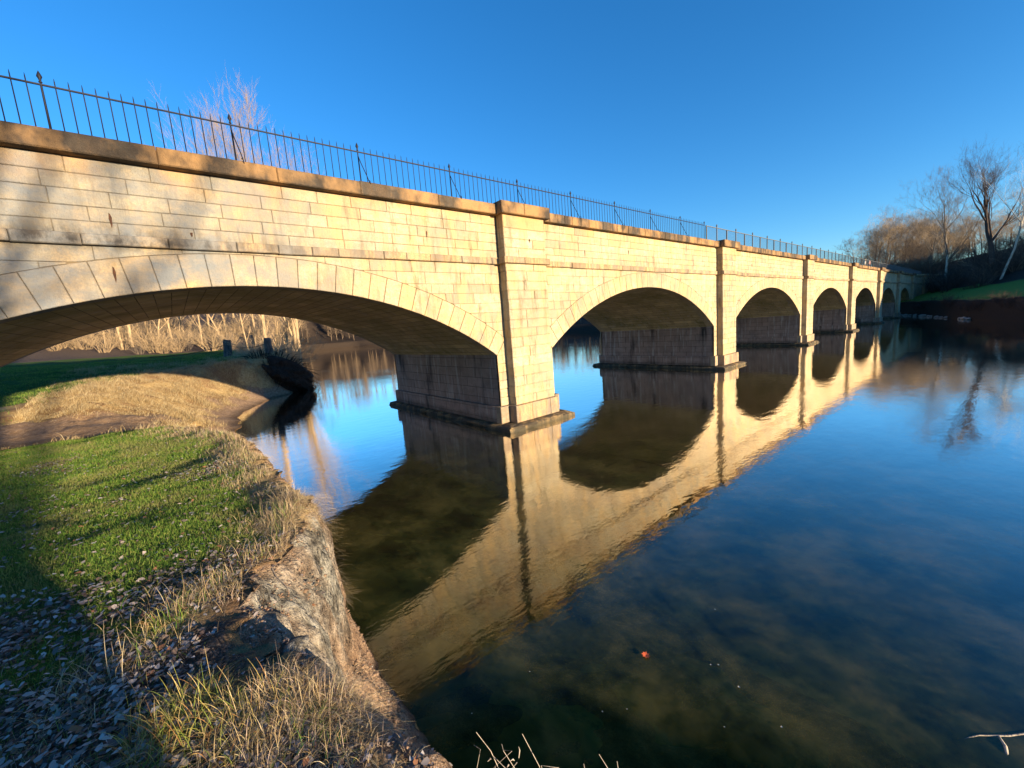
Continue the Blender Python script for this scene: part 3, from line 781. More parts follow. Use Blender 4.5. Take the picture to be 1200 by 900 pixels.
# ------------------------------------------------------------------ person on the bridge
def person(loc, top, legs, skin, hair, label):
    root = empty('person', loc); tag(root, label, 'person')
    J = [((0,0,.95),.14,.11),((0,0,1.15),.13,.10),((0,0,1.38),.17,.11),((0,.0,1.5),.06,.06),((0,.01,1.62),.085,.10),((0,.01,1.72),.07,.085),
         ((.2,0,1.4),.055,.055),((.27,.02,1.13),.045,.045),((.24,.12,.93),.035,.035),((.24,.15,.84),.03,.04),
         ((-.2,0,1.4),.055,.055),((-.27,.0,1.14),.045,.045),((-.26,.1,.92),.035,.035),((-.26,.13,.83),.03,.04),
         ((.1,0,.88),.085,.09),((.11,.1,.5),.06,.06),((.11,.06,.08),.04,.045),((.11,.18,.03),.03,.03),
         ((-.1,0,.88),.085,.09),((-.11,-.05,.5),.06,.06),((-.11,-.15,.1),.04,.045),((-.11,-.04,.03),.03,.03)]
    E_ = [(0,1),(1,2),(2,3),(3,4),(4,5),(2,6),(6,7),(7,8),(8,9),(2,10),(10,11),(11,12),(12,13),(0,14),(14,15),(15,16),(16,17),(0,18),(18,19),(19,20),(20,21)]
    me = bpy.data.meshes.new('body'); me.from_pydata([j[0] for j in J], E_, []); me.materials.append(skin)
    o = bpy.data.objects.new('body', me); col.objects.link(o); o.parent = root
    o.modifiers.new('skin', 'SKIN'); o.modifiers.new('sub', 'SUBSURF').levels = 1; o.modifiers['sub'].render_levels = 1
    for v, j in zip(me.skin_vertices[0].data if me.skin_vertices else [], J): v.radius = (j[1], j[2])
    if not me.skin_vertices:
        pass
    me.skin_vertices[0].data[0].use_root = True
    mb = MB(); mb.lathe(0, 0, [(.175,.86),(.18,1.0),(.165,1.15),(.2,1.36),(.12,1.47),(.07,1.5)], 12)
    for s in (1, -1): mb.tube([(s*.19,0,1.42),(s*.275,.01,1.13),(s*.25,.1,.94)], [.075,.062,.05], 8)
    mb.build('jacket', top, root, True)
    mb = MB()
    mb.tube([(.1,0,.92),(.11,.1,.5),(.11,.06,.12)], [.115,.085,.065], 8); mb.tube([(-.1,0,.92),(-.11,-.05,.5),(-.11,-.15,.14)], [.115,.085,.065], 8)
    mb.build('trousers', legs, root, True)
    mb = MB(); mb.lathe(0, -.01, [(.10,1.66),(.108,1.71),(.09,1.78),(.04,1.82),(.002,1.83)], 12); mb.build('hair', hair, root, True)
    return root
mskin = m_plain('skin', (.55,.34,.25), .6)
pr = person((79.4, 1.3, COP1-.1), m_plain('pink_jacket', (.75,.42,.34), .8), m_plain('dark_trousers', (.04,.045,.06), .8), mskin, m_plain('dark_hair', (.04,.03,.03), .7), 'distant person in a salmon jacket with dark hair walking on the aqueduct')
pr2 = person((78.0, 1.6, COP1-.1), m_plain('white_jacket', (.8,.74,.62), .8), m_plain('grey_trousers', (.1,.1,.11), .8), mskin, m_plain('fair_hair', (.6,.48,.3), .7), 'distant person in a cream jacket with fair hair walking on the aqueduct')

# ------------------------------------------------------------------ trees
def grow(seed, H, r0, spread=.5, levels=5, split=3, bare=.3, up_=.25, wig=.12, twig=1.0, sides=5, lean=(0, 0), fork=None, tw_n=3):
    """returns (trunk MB, crown MB)"""
    g = random.Random(seed); tr = MB(); cr = MB()
    def branch(p, d, L, r, lev, mb):
        n = 5 if lev <= 1 else (4 if lev == 2 else 3)
        pts = [p.copy()]; rr = [r]; q = p.copy(); dd = d.copy()
        for i in range(n):
            dd = (dd+Vector((g.uniform(-1, 1), g.uniform(-1, 1), g.uniform(-.6, 1)))*wig*(1+.4*lev)+Vector((0, 0, up_*.12))).normalized()
            q = q+dd*L/n; pts.append(q.copy()); rr.append(r*(1-.62*(i+1)/n) if lev else r*(1-.45*(i+1)/n))
        mb.tube(pts, rr, 8 if lev == 0 else (sides if lev < 2 else 3), cap=False)
        if lev >= levels: return
        m = split+(1 if lev >= 2 else 0)+(tw_n if lev == levels-1 else 0)
        if lev == 0: m = split+5
        for j in range(m):
            t = g.uniform(bare, 1.0) if lev == 0 else g.uniform(.2, 1.0)
            if j == 0: t = 1.0
            f = t*n; i = min(int(f), n-1); s = pts[i].lerp(pts[i+1], f-i)
            base = (pts[i+1]-pts[i]).normalized()
            a = base.orthogonal().normalized(); a.rotate(Quaternion(base, g.uniform(0, 6.283)))
            ang = g.uniform(.5, 1.15)*spread*1.4 if j else g.uniform(.05, .3)
            nd = (base*math.cos(ang)+a*math.sin(ang)+Vector((0, 0, up_))).normalized()
            rad = (rr[i]+(rr[i+1]-rr[i])*(f-i))
            k = g.uniform(.45, .72) if lev else g.uniform(.36, .62)*(1.15-.45*t)
            branch(s, nd, L*k*(twig if lev >= 2 else 1), max(rad*g.uniform(.45, .7), .006), lev+1, cr)
    d0 = Vector((lean[0], lean[1], 1)).normalized()
    branch(Vector((0, 0, -.3)), d0, H*(.78 if not fork else .62), r0, 0, tr)
    return tr, cr
protos = {}
def proto(name, bark, twigm, **kw):
    protos[name] = (grow(**kw), M[bark], M[twigm], {})
proto('sycamore', 'syc', 'syc', seed=3, H=24, r0=.42, spread=.5, levels=5, split=4, bare=.28, up_=.25, tw_n=1)
proto('ghost_tree', 'tan', 'paletwig', seed=4, H=24, r0=.26, spread=.40, levels=5, split=4, bare=.3, up_=.3, tw_n=3)
proto('ghost_tree_b', 'tan', 'paletwig', seed=9, H=24, r0=.22, spread=.42, levels=5, split=3, bare=.3, up_=.34, tw_n=2)
proto('sycamore_b', 'syc', 'twigtan', seed=12, H=24, r0=.42, spread=.62, levels=5, split=3, bare=.3, up_=.12, tw_n=1)
proto('tan_tree', 'tan', 'twigtan', seed=21, H=15, r0=.25, spread=.55, levels=4, split=4, bare=.2, up_=.15, tw_n=2)
proto('tan_tree_b', 'tan', 'twigtan', seed=25, H=15, r0=.2, spread=.7, levels=4, split=4, bare=.15, up_=.1, tw_n=3)
proto('brown_tree', 'brown', 'twigbrown', seed=33, H=15, r0=.2, spread=.72, levels=5, split=4, bare=.2, up_=.14, tw_n=2, wig=.2)
proto('brown_tree_b', 'brown', 'twigbrown', seed=37, H=15, r0=.18, spread=.8, levels=5, split=4, bare=.12, up_=.1, tw_n=2, wig=.22)
proto('dark_tree', 'dark', 'dark', seed=44, H=24, r0=.5, spread=.6, levels=5, split=4, bare=.42, up_=.2, tw_n=1)
proto('broad_tree', 'syc', 'twigbrown', seed=74, H=24, r0=.26, spread=.6, levels=5, split=4, bare=.34, up_=.2, tw_n=3, wig=.16)
proto('leaning_tree', 'syc', 'syc', seed=52, H=20, r0=.2, spread=.5, levels=4, split=3, bare=.5, up_=.1, lean=(-.38, .12), tw_n=1)
def thicket_mb(seed, n=26, H=3.2, rad=1.2, rr=.02):
    g = random.Random(seed); mb = MB()
    for i in range(n):
        a = g.uniform(0, 6.283); r = rad*.35*math.sqrt(g.random()); p = Vector((r*math.cos(a), r*math.sin(a), -.15))
        d = Vector((math.cos(a)*g.uniform(.1, .8), math.sin(a)*g.uniform(.1, .8), 1)).normalized(); L = H*g.uniform(.5, 1)
        pts = [p]; q = p
        for s in range(4):
            d = (d+Vector((g.uniform(-.25,.25), g.uniform(-.25,.25), -.12*s*g.random()))).normalized(); q = q+d*L/4; pts.append(q)
        mb.tube(pts, [rr, rr*.85, rr*.65, rr*.45, rr*.2], 3, cap=False)
        for b in range(5):
            i0 = g.randrange(1, 4); s = pts[i0].lerp(pts[i0+1], g.random()); dd = (pts[i0+1]-pts[i0]).normalized()
            dd = (dd+Vector((g.uniform(-1,1), g.uniform(-1,1), g.uniform(-.3,.8)))*.7).normalized(); l2 = L*g.uniform(.15, .4)
            m_ = s+dd*l2*.5; e = m_+(dd+Vector((g.uniform(-.3,.3), g.uniform(-.3,.3), -.2)))*l2*.5
            mb.tube([s, m_, e], [rr*.5, rr*.35, rr*.15], 3, cap=False)
            for c_ in range(2):
                f = s.lerp(e, g.uniform(.3, .9)); mb.tube([f, f+Vector((g.uniform(-1,1), g.uniform(-1,1), g.uniform(-.2,1)))*l2*.35], [rr*.3, rr*.12], 3, cap=False)
    return mb
thk = [thicket_mb(60+i) for i in range(3)]
thk_me = {}
def plant_tree(kind, x, y, scale, rz, label, group=None, z=None, cat='tree', name='bare_tree', bark=None, twig=None, tilt=None):
    (tr, cr), bm, tm, cache = protos[kind]
    key = (bark, twig)
    root = empty(name, (x, y, ground(x, y) if z is None else z)); root.rotation_euler = (tilt[0] if tilt else 0, tilt[1] if tilt else 0, rz); root.scale = (scale,)*3
    tag(root, label, cat, group)
    if key not in cache:
        a = tr.build('trunk', M[bark] if bark else bm, root, True); b = cr.build('crown', M[twig] if twig else tm, root, True); cache[key] = (a.data, b.data)
    else:
        for nm, d in zip(('trunk', 'crown'), cache[key]):
            o = bpy.data.objects.new(nm, d); col.objects.link(o); o.parent = root
    return root
def plant_thicket(i, x, y, s, mat, label, group, z=None, sz=None):
    key = (i, mat)
    if key not in thk_me:
        o = thk[i].build('thicket', M[mat], None, True); thk_me[key] = o.data
    else: o = bpy.data.objects.new('thicket', thk_me[key]); col.objects.link(o)
    o.location = (x, y, ground(x, y) if z is None else z); o.rotation_euler = (0, 0, rnd.uniform(0, 6.28)); o.scale = (s, s, sz or s); tag(o, label, 'shrub', group)
    return o
def along(px_, t, py_=400):     # world point on the ray of photo pixel column, t metres of depth
    d = Wv+Rv*((px_-600)/472.7)-Uv*((py_-450)/472.7); return C+d*t

# west woods behind the first arch
p = along(312, 58, 410); plant_tree('ghost_tree', p.x, p.y, 1.13, .6, 'tall white-barked bare tree rising above the railing on the left', cat='tree')
p = along(362, 62, 410); plant_tree('ghost_tree_b', p.x-1.5, p.y, 1.2, 2.2, 'second pale bare tree above the railing, right of the tallest one, wide limbs', cat='tree')
p = along(385, 62, 400); plant_tree('tan_tree', p.x-3, p.y+6, 1.5, 1.0, 'thin bare tree whose top just shows over the railing above the first arch', cat='tree')
gW = 'bare trees in the wood behind the first arch'; gS = 'bare thicket shrubs along the wood edge behind the first arch'
k = 0
for (pxx, t, kind, sc) in ((66,44,'tan_tree_b',.55),(90,42,'tan_tree',.6),(125,46,'tan_tree_b',.6),(144,42,'tan_tree',.55),(188,44,'tan_tree_b',.6),(205,46,'tan_tree',.6),(238,45,'tan_tree_b',.65),(270,48,'tan_tree',.6),(292,44,'tan_tree_b',.6),(326,50,'tan_tree',.6),(20,52,'tan_tree',.7),(52,60,'tan_tree_b',.75),(80,50,'tan_tree',.62),(112,56,'tan_tree_b',.8),(156,44,'tan_tree',.85),(135,62,'tan_tree',.9),(178,50,'tan_tree_b',.7),(196,64,'tan_tree',.9),(214,52,'tan_tree_b',.72),(248,58,'tan_tree',.85),(262,46,'tan_tree_b',.6),(300,56,'tan_tree',.8),(318,46,'tan_tree_b',.6),(335,52,'tan_tree',.75),(345,62,'tan_tree_b',.9),(100,75,'tan_tree',1.0),(30,78,'tan_tree_b',1.0),(225,78,'tan_tree_b',1.0),(280,80,'tan_tree',.95),(160,85,'tan_tree',1.0),(-40,55,'tan_tree_b',.9),(-90,60,'tan_tree',.8)):
    t += 14; sc *= 1.05
    p = along(pxx, t, 410); plant_tree(kind, p.x, p.y, sc, rnd.uniform(0, 6), 'bare tan-barked tree in the sunlit wood seen under the first arch', gW)
for i in range(170):
    pxx = rnd.uniform(-20, 356); t = rnd.uniform(52, 84); p = along(pxx, t, 408)
    if xe(p.y)-p.x < .5: continue
    plant_thicket(i % 3, p.x, p.y, rnd.uniform(.6, 1.5), 'twigtan' if i % 4 else 'twigbrown', 'tangled tan leafless shrub in the wood edge seen under the first arch', gS)
for i in range(26):         # overhanging the water right of the promontory
    yy = rnd.uniform(31, 50); x = float(xe(yy))-rnd.uniform(-1.3, .6)
    plant_thicket(i % 3, x, yy, rnd.uniform(1.2, 1.9), 'twigtan', 'tangled tan leafless shrub leaning over the water behind the stump clump', 'shrubs leaning over the water behind the clump', z=max(.6, ground(x, yy)))

# trees behind the photographer that cast the dappled shade (real trees on the near bank)
gB = 'bare trees on the bank behind the photographer'
for (x, y, kind, sc) in ((-5.7, -40, 'ghost_tree_b', .74), (-3.6, -49, 'sycamore_b', .8), (-1.7, -58, 'ghost_tree', .9), (-6.5, -50, 'sycamore', .8), (.8, -67, 'sycamore_b', 1.05), (-9.5, -46, 'dark_tree', .8)):
    plant_tree(kind, x, y, sc, x, 'bare brown tree on the near bank behind the viewpoint', gB)

# east bank trees
gE = 'bare brown trees massed on the far bank'; gN = 'bare brown trees beyond the far end of the bridge'
def east_tree(kind, pxx, t, toppx, label, group=None, rz=0, Hn=None, z=None, bark=None, twig=None, py0=335):
    p = along(pxx, t, py0); zz = ground(p.x, p.y) if z is None else z
    # height so that its top reaches pixel row toppx
    d = Wv+Rv*((pxx-600)/472.7)-Uv*((toppx-450)/472.7); top = (C+d*t).z
    H = {'sycamore':22.8,'sycamore_b':20.5,'tan_tree':14,'tan_tree_b':13,'brown_tree':14.5,'brown_tree_b':14,'dark_tree':29,'leaning_tree':19,'broad_tree':27.5}[kind]
    return plant_tree(kind, p.x, p.y, (top-zz)/H, rz, label, group, z=zz, bark=bark, twig=twig)
east_tree('broad_tree', 1110, 92, 212, 'broad pale-limbed bare tree standing behind the end of the bridge', rz=1.2)
east_tree('dark_tree', 1160, 78, 178, 'tallest dark bare tree with forked trunk on the far right bank', rz=3.4)
t_ = along(1172, 74, 330); plant_tree('leaning_tree', t_.x, t_.y, .9, R(105), 'white-barked tree leaning to the right at the right edge', None, z=ground(t_.x, t_.y))
east_tree('brown_tree', 1200, 82, 240, 'bare brown tree cut off by the right edge of the picture', rz=2)
for i in range(40):
    pxx = 1088+i*3.6+rnd.uniform(-3, 3); t = rnd.uniform(88, 125); top = rnd.uniform(262, 292)-.05*(pxx-1088)
    east_tree(('brown_tree','brown_tree_b')[i % 2], pxx, t, top, 'bare brown tree in the massed wood on the far bank', gE, rz=rnd.uniform(0, 6), twig='twigbrown' if i % 3 else 'twigtan')
for i in range(26):
    pxx = 1012+i*3.4+rnd.uniform(-2, 2); t = rnd.uniform(112, 165); top = 300-26*min(1, max(0, (pxx-1005)/22))+rnd.uniform(-5, 5)
    if pxx < 1016: top = 290
    east_tree(('brown_tree_b','brown_tree')[i % 2], pxx, t, top, 'bare brown tree showing over the railing at the far end of the bridge', gN, rz=rnd.uniform(0, 6), twig='twigbrown' if i % 3 else 'twigtan', py0=330)
east_tree('brown_tree', 1000, 160, 288, 'small bare tree alone on the skyline over the far railing', rz=1, py0=330)
gT = 'low dark brush along the edge of the far wood'
for i in range(90):
    pxx = rnd.uniform(1092, 1235); t = rnd.uniform(74, 100); p = along(pxx, t, 335)
    if p.x < ip(XS, p.y)+22: p = p+Vector((14, 0, 0))
    plant_thicket(i % 3, p.x, p.y, rnd.uniform(1.1, 1.9), 'dark' if i % 3 else 'twigbrown', 'leafless dark shrub along the edge of the far wood', gT)
for i in range(26):
    yy = rnd.uniform(-16, -1); x = float(ip(XS, yy))+rnd.uniform(1.0, 2.6)
    plant_thicket(i % 3, x, yy, rnd.uniform(.4, .7), 'dark', 'small dark bush on the face of the far cut bank', 'small bushes on the far cut bank')
for i in range(80):
    pxx = rnd.uniform(1020, 1100); t = rnd.uniform(104, 128); p = along(pxx, t, 335)
    plant_thicket(i % 3, p.x, p.y, rnd.uniform(1.5, 2.6), 'twigbrown', 'leafless brown brush beyond the far end of the bridge', 'brush beyond the far end of the bridge')
# far woods closing the river: one mass
g = random.Random(5); mb = MB()
fw = []
def far_wood():
    V = []; F = []
    gg = np.random.RandomState(4)
    n = 420
    for i in range(n):
        yy = gg.uniform(60, 262); x = float(np.interp(yy, XS[:, 0], XS[:, 1]))+gg.uniform(5, 40) if i % 2 else 0
        if i % 2 == 0:
            x = gg.uniform(-70, 120); yy = gg.uniform(225, 290)
            if x < np.interp(yy, XS[:, 0], XS[:, 1])+3: yy = 290-gg.uniform(0, 20)
        z = float(east(x, yy)); H = gg.uniform(9, 15)
        m2 = MB()
        m2.tube([(x,yy,z-.5),(x+gg.uniform(-.5,.5),yy,z+H*.5),(x+gg.uniform(-1,1),yy,z+H)], [.22,.14,.03], 3, cap=False)
        for b in range(46):
            h = gg.uniform(.15, 1)**.8; a = gg.uniform(0, 6.283); L = H*.28*(1.15-h*.8)*gg.uniform(.5, 1)
            s = Vector((x, yy, z+H*h*.92)); e = s+Vector((math.cos(a)*L, math.sin(a)*L, L*gg.uniform(.2, 1)))
            m2.tube([s, s.lerp(e, .5)+Vector((0,0,.1)), e], [.07,.05,.02], 3, cap=False)
            for c_ in range(3):
                f = s.lerp(e, gg.uniform(.4, 1)); m2.tube([f, f+Vector((gg.uniform(-1,1), gg.uniform(-1,1), gg.uniform(-.2,1)))*L*.5], [.04,.015], 3, cap=False)
        o = len(V); V += m2.v; F += [tuple(i+o for i in f) for f in m2.f]
    return mesh_obj('far_woods', V, F, M['brown'], None, smooth=True)
tag(far_wood(), 'leafless woods along the distant shore upstream of the bridge', 'woods', kind='stuff')

# rocks at the far waterline
def rock(x, y, s, label, mat='rock', z=None, group=None):
    g = rnd; V = []; F = []; n = 9; m = 6
    for i in range(m+1):
        th = math.pi*i/m
        for j in range(n):
            ph = 2*math.pi*j/n; r = s*(1+g.uniform(-.18, .18)); V.append((r*1.5*math.sin(th)*math.cos(ph), r*math.sin(th)*math.sin(ph), r*.6*math.cos(th)))
    for i in range(m):
        for j in range(n): F.append((i*n+j, (i+1)*n+j, (i+1)*n+(j+1) % n, i*n+(j+1) % n))
    o = mesh_obj('rock', V, F, M[mat]); o.location = (x, y, .15*s if z is None else z); o.rotation_euler = (0, 0, g.uniform(0, 6)); tag(o, label, 'rock', group)
for (pxx, s) in ((1056,.7),(1062,.9),(1067,.6),(1073,1.0),(1079,.7),(1083,1.1),(1088,.7),(1091,.55),(1098,.75),(1103,.5),(1109,.6),(1125,.6),(1130,.9),(1135,.7)):
    yy = float(np.interp(pxx, [1050,1070,1095,1140,1200], [-1.5,-4.6,-6.8,-10.5,-14.6]))
    # walk the ray to the shoreline
    best = min((abs(along(pxx, t, 372).x-float(ip(XS, along(pxx, t, 372).y))), t) for t in np.arange(40, 95, .5))
    pp = along(pxx, best[1], 372); rock(pp.x-.3, pp.y, s*.45, 'pale boulder at the waterline below the far cut bank', group='boulders along the far waterline', z=.12)

# ------------------------------------------------------------------ promontory: posts, cable, root clump
for (pxx, lab, wd) in ((265, 'dark weathered timber post, left one of the pair on the promontory', .36), (314, 'dark weathered timber post beside the water, right one of the pair', .33)):
    t = 38 if pxx < 300 else 36.5; p = along(pxx, t, 405); z = ground(p.x, p.y)
    mb = MB(); g = rnd
    for i in range(7):
        a = 2*math.pi*i/7
    mb.tube([(0,0,-.4),(.02,0,.5),(.0,.02,1.25),(0.01,.0,1.55)], [wd,wd*.96,wd*.92,wd*.86], 9)
    o = mb.build('weathered_post', M['timber']); o.location = (p.x, p.y, z); o.rotation_euler = (R(g.uniform(-3, 3)), R(5 if pxx < 300 else 1), 0); tag(o, lab, 'post')
    if pxx < 300: pA = Vector((p.x, p.y, z+1.1))
    else: pB = Vector((p.x, p.y, z+1.1))
mb = MB(); pts = []
for i in range(13):
    t = i/12; q = pA.lerp(pB, t); q.z -= .75*4*t*(1-t)*.5; pts.append(q)
mb.tube(pts, [.025]*13, 5); o = mb.build('sagging_cable', M['root']); tag(o, 'dark cable sagging between the two posts on the promontory', 'cable')
mb = MB(); pts = []
pZ = pA+Vector((-5.5, -1, -.6))
for i in range(9):
    t = i/8; q = pZ.lerp(pA, t); q.z -= .5*4*t*(1-t)*.5; pts.append(q)
mb.tube(pts, [.025]*9, 5); o = mb.build('sagging_cable', M['root']); tag(o, 'dark cable sagging from the left post down to the grass', 'cable')
# dark mass of roots and washed-out earth at the tip
cl_ = empty('root_clump', (-3.5, 28.0, .25)); cl_.scale = (1.2, 1.1, 1.15); tag(cl_, 'dark overhanging clump of roots and earth at the tip of the promontory', 'root clump')
V = []; F = []; nu, nv = 26, 18
for i in range(nv+1):
    th = math.pi*i/nv
    for j in range(nu):
        ph = 2*math.pi*j/nu; dx, dy, dz = math.sin(th)*math.cos(ph), math.sin(th)*math.sin(ph), math.cos(th)
        r = 1+.5*float(fbm(dx*2.4+dz*1.7+5, dy*2.4+dz, 131, 4))+.25*float(fbm(dx*7+dz*4, dy*7, 133, 2))
        V.append((dx*2.0*r+dz*-.9, dy*2.6*r, dz*1.75*r+1.0))
for i in range(nv):
    for j in range(nu): F.append((i*nu+j, (i+1)*nu+j, (i+1)*nu+(j+1) % nu, i*nu+(j+1) % nu))
mesh_obj('earth_mass', V, F, M['root'], cl_)
mb = MB(); g = random.Random(8)
for i in range(420):
    a = g.uniform(0, 6.283); th = math.acos(g.uniform(-.6, 1)); d = Vector((math.sin(th)*math.cos(a), math.sin(th)*math.sin(a), math.cos(th)))
    s = Vector((d.x*1.9-d.z*.8, d.y*2.4, d.z*1.65+1.0)); L = g.uniform(.3, 1.0)
    m_ = s+d*L*.5+Vector((0,0,.1)); e = m_+(d+Vector((g.uniform(-.7,.7), g.uniform(-.7,.7), -.6)))*L*.5
    mb.tube([s, m_, e], [.035,.022,.008], 3, cap=False)
mb.build('roots', M['root'], cl_)

# ------------------------------------------------------------------ ground cover meshes
def blades(name, x, y, z, L, wd, cols4, mat, lean=.5, droop=.4, dirx=None, diry=None, seg=2):
    """x,y,z arrays; each blade a tapering strip of seg quads, ending in a narrow tip"""
    n = len(x); az = rs.uniform(0, 2*np.pi, n)
    lx = np.cos(az)*lean*rs.uniform(.1, 1, n); ly = np.sin(az)*lean*rs.uniform(.1, 1, n)
    if dirx is not None: lx = lx+dirx; ly = ly+diry
    mg = np.maximum(1, np.hypot(lx, ly)/.95); lx = lx/mg; ly = ly/mg
    sx, sy = -np.sin(az+1.1), np.cos(az+1.1)
    V = np.zeros((n, 2*(seg+1), 3)); 
    for i in range(seg+1):
        t = i/seg; w = wd*(1-.88*t)*.5; hgt = L*(t-droop*t*t*np.hypot(lx, ly)*1.2); off = L*t**1.5
        cx = x+lx*off; cy = y+ly*off; cz = z+hgt-.01
        V[:, 2*i] = np.stack([cx-sx*w, cy-sy*w, cz], -1); V[:, 2*i+1] = np.stack([cx+sx*w, cy+sy*w, cz], -1)
    base = np.arange(n)[:, None]*(2*(seg+1)); F = []
    for i in range(seg): F.append(base+np.array([2*i, 2*i+1, 2*i+3, 2*i+2]))
    F = np.stack(F, 1).reshape(-1, 4)
    cc = np.repeat(cols4[:, None, :], 2*(seg+1), 1); fade = (.62+.38*np.linspace(0, 1, seg+1)).repeat(2)
    cc = cc.copy(); cc[:, :, :3] *= fade[None, :, None]
    return np_mesh(name, V.reshape(-1, 3), F, mat, cols=cc.reshape(-1, 4))
def scatter(n, x0, x1, y0, y1): return rs.uniform(x0, x1, n), rs.uniform(y0, y1, n)
def pal(n, cs, j=.18):
    cs = np.array(cs); c = cs[rs.randint(0, len(cs), n)]*(1+rs.uniform(-j, j, (n, 1))); return np.concatenate([c, np.ones((n, 1))], 1)
GREEN = [(.065,.15,.016),(.10,.22,.026),(.15,.29,.036),(.23,.33,.05),(.32,.33,.09)]
DRY = [(.50,.38,.20),(.60,.47,.27),(.42,.30,.16),(.66,.55,.36),(.36,.25,.13)]
# short green turf on the knoll
X, Y = scatter(620000, -15.5, -9.2, -12.9, 4.5)
g_, s_, l_, t_, p_ = cover(X, Y); dist = np.hypot(X-C.x, Y-C.y)
keep = (rs.rand(len(X)) < np.clip(g_*(1-.8*l_), 0, 1)*np.clip(6.0/dist, .25, 1)*1.0) & (t_ > .95)
X, Y = X[keep], Y[keep]; dist = dist[keep]; n = len(X)
L = rs.uniform(.025, .06, n)*(1+.25*np.clip(dist-6, 0, 8)/4)*(1+.8*np.clip(fbm(X*2, Y*2, 141, 2), 0, 1)); wd = .0035*(1+np.clip(dist-4, 0, 12)/4)
c4 = pal(n, GREEN); mixd = np.clip(fbm(X*1.6, Y*1.6, 151, 4)*5+.15, 0, .9)[:, None]*rs.rand(n, 1); c4[:, :3] = c4[:, :3]*(1-mixd)+np.array([.34,.29,.12])*mixd
tag(blades('grass', X, Y, west(X, Y), L, wd, c4, M['grass'], .7), 'short green grass on the near bank', 'grass', kind='stuff')
# farther turf, green strip under and beyond the arch
X, Y = scatter(260000, -30, -3, 4, 42); g_, s_, l_, t_, p_ = cover(X, Y)
keep = (rs.rand(len(X)) < np.clip(g_, 0, 1)) & (t_ > .8); X, Y = X[keep], Y[keep]; n = len(X)
c4 = pal(n, GREEN)
tag(blades('grass', X, Y, west(X, Y), rs.uniform(.06, .14, n), .014+.0*X, c4, M['grass'], .6), 'green grass strip beyond the first arch', 'grass', kind='stuff')
# straw on the sunlit mound
X, Y = scatter(230000, -16, -2, 6, 31); g_, s_, l_, t_, p_ = cover(X, Y)
keep = (rs.rand(len(X)) < np.clip(s_*(1-.8*g_), 0, 1)) & (t_ > .12) & (xe(Y)-X > .3); X, Y = X[keep], Y[keep]; n = len(X)
c4 = pal(n, DRY)
tag(blades('dry_grass', X, Y, west(X, Y), rs.uniform(.10, .26, n)*(1+5*np.clip(fbm(X*1.7, Y*1.7, 301, 3), -.12, .6)), .014+.0*X, c4, M['dry'], .8, .6, np.full(n, .35), np.full(n, -.25), 2), 'dry straw-coloured grass on the mound beyond the arch', 'dry grass', kind='stuff')
# long dead grass hanging over the broken edge
n = 66000; Y = rs.uniform(-12.5, 1.5, n); S = ip(SW, Y)
u = S*(rs.uniform(.74, 1.0, n)+np.abs(rs.normal(0, .35, n))*sstep(-12.5, -8, Y)**.3)
X = xe(Y)-u; cl2 = fbm(X*2.3, Y*2.3, 161, 3)
keep = rs.rand(n) < np.clip(.5+cl2*4, .04, 1)*np.where((Y > -10.4) & (Y < -8.4) & (u < S*.85), .45, 1); X, Y = X[keep], Y[keep]; n = len(X)
L = rs.uniform(.06, .22, n)*(1+np.clip(fbm(X*1.5, Y*1.5, 163, 2)*2, -.4, .8))
c4 = pal(n, DRY+[(.55,.40,.30),(.48,.36,.28)])
mixg = (rs.rand(n) < .22) & (xe(Y)-X > ip(SW, Y)*.95); c4[mixg] = pal(mixg.sum(), GREEN)
tag(blades('dry_grass', X, Y, west(X, Y), L, .0028+.0006*np.clip(Y+10, 0, 12), c4, M['dry'], 1.1, 1.05, rs.uniform(.0, .8, n), rs.uniform(-.5, .5, n), 4), 'long dead grass hanging over the broken edge of the near bank', 'dry grass', kind='stuff')
# tussocks: mop of dead grass at the corner, and green-gold tufts near the camera
def tussock(x, y, n, L, cs, label, name='grass_tussock', lean=1.1, dx=0, dy=0, rad=.1, wd=.004):
    a = rs.uniform(0, 6.283, n); r = rad*np.sqrt(rs.rand(n)); X = x+r*np.cos(a); Y = y+r*np.sin(a)
    o = blades(name, X, Y, west(X, Y), rs.uniform(.45, 1, n)*L, wd+0*X, pal(n, cs), M['dry'], lean*1.2, .85, np.full(n, dx)+np.cos(a)*.3, np.full(n, dy)+np.sin(a)*.3, 5)
    tag(o, label, 'tussock')
GOLD = [(.30,.30,.07),(.45,.36,.12),(.20,.26,.05),(.55,.42,.2),(.38,.2,.08)]
tussock(-9.47, -7.55, 2600, .34, DRY+[(.62,.48,.38)], 'mop of dead grass on the corner of the bank above the brown water', dx=.35, dy=-.1, rad=.28, wd=.0035)
tussock(-9.75, -8.05, 1400, .24, DRY, 'dead grass tuft just left of the grey clay face', dx=.2, dy=-.2, rad=.25, wd=.0035)
tussock(-10.62, -10.35, 700, .34, GOLD, 'large gold and green tuft at the bottom of the picture', dx=.15, dy=.25, rad=.22)
tussock(-10.40, -10.62, 600, .30, GOLD+DRY, 'arching yellow tuft right of the largest tuft', dx=.25, dy=.15, rad=.18)
tussock(-10.88, -10.75, 420, .28, GOLD+GREEN, 'green tuft low at the left bottom of the picture', dx=.1, dy=.2, rad=.2)
tussock(-10.72, -9.35, 320, .2, GOLD+GREEN, 'small olive tuft growing out of the leaf litter', dx=.1, dy=.1, rad=.12)
tussock(-11.05, -9.7, 60, .42, DRY, 'sparse straw stalks standing in the leaf litter at left', dx=.05, dy=.1, rad=.2, wd=.005)
tussock(-10.15, -10.75, 1500, .24, DRY+[(.6,.45,.38)], 'matted pinkish dead grass by the soil slope at the bottom', dx=.3, dy=.0, rad=.3, wd=.003)
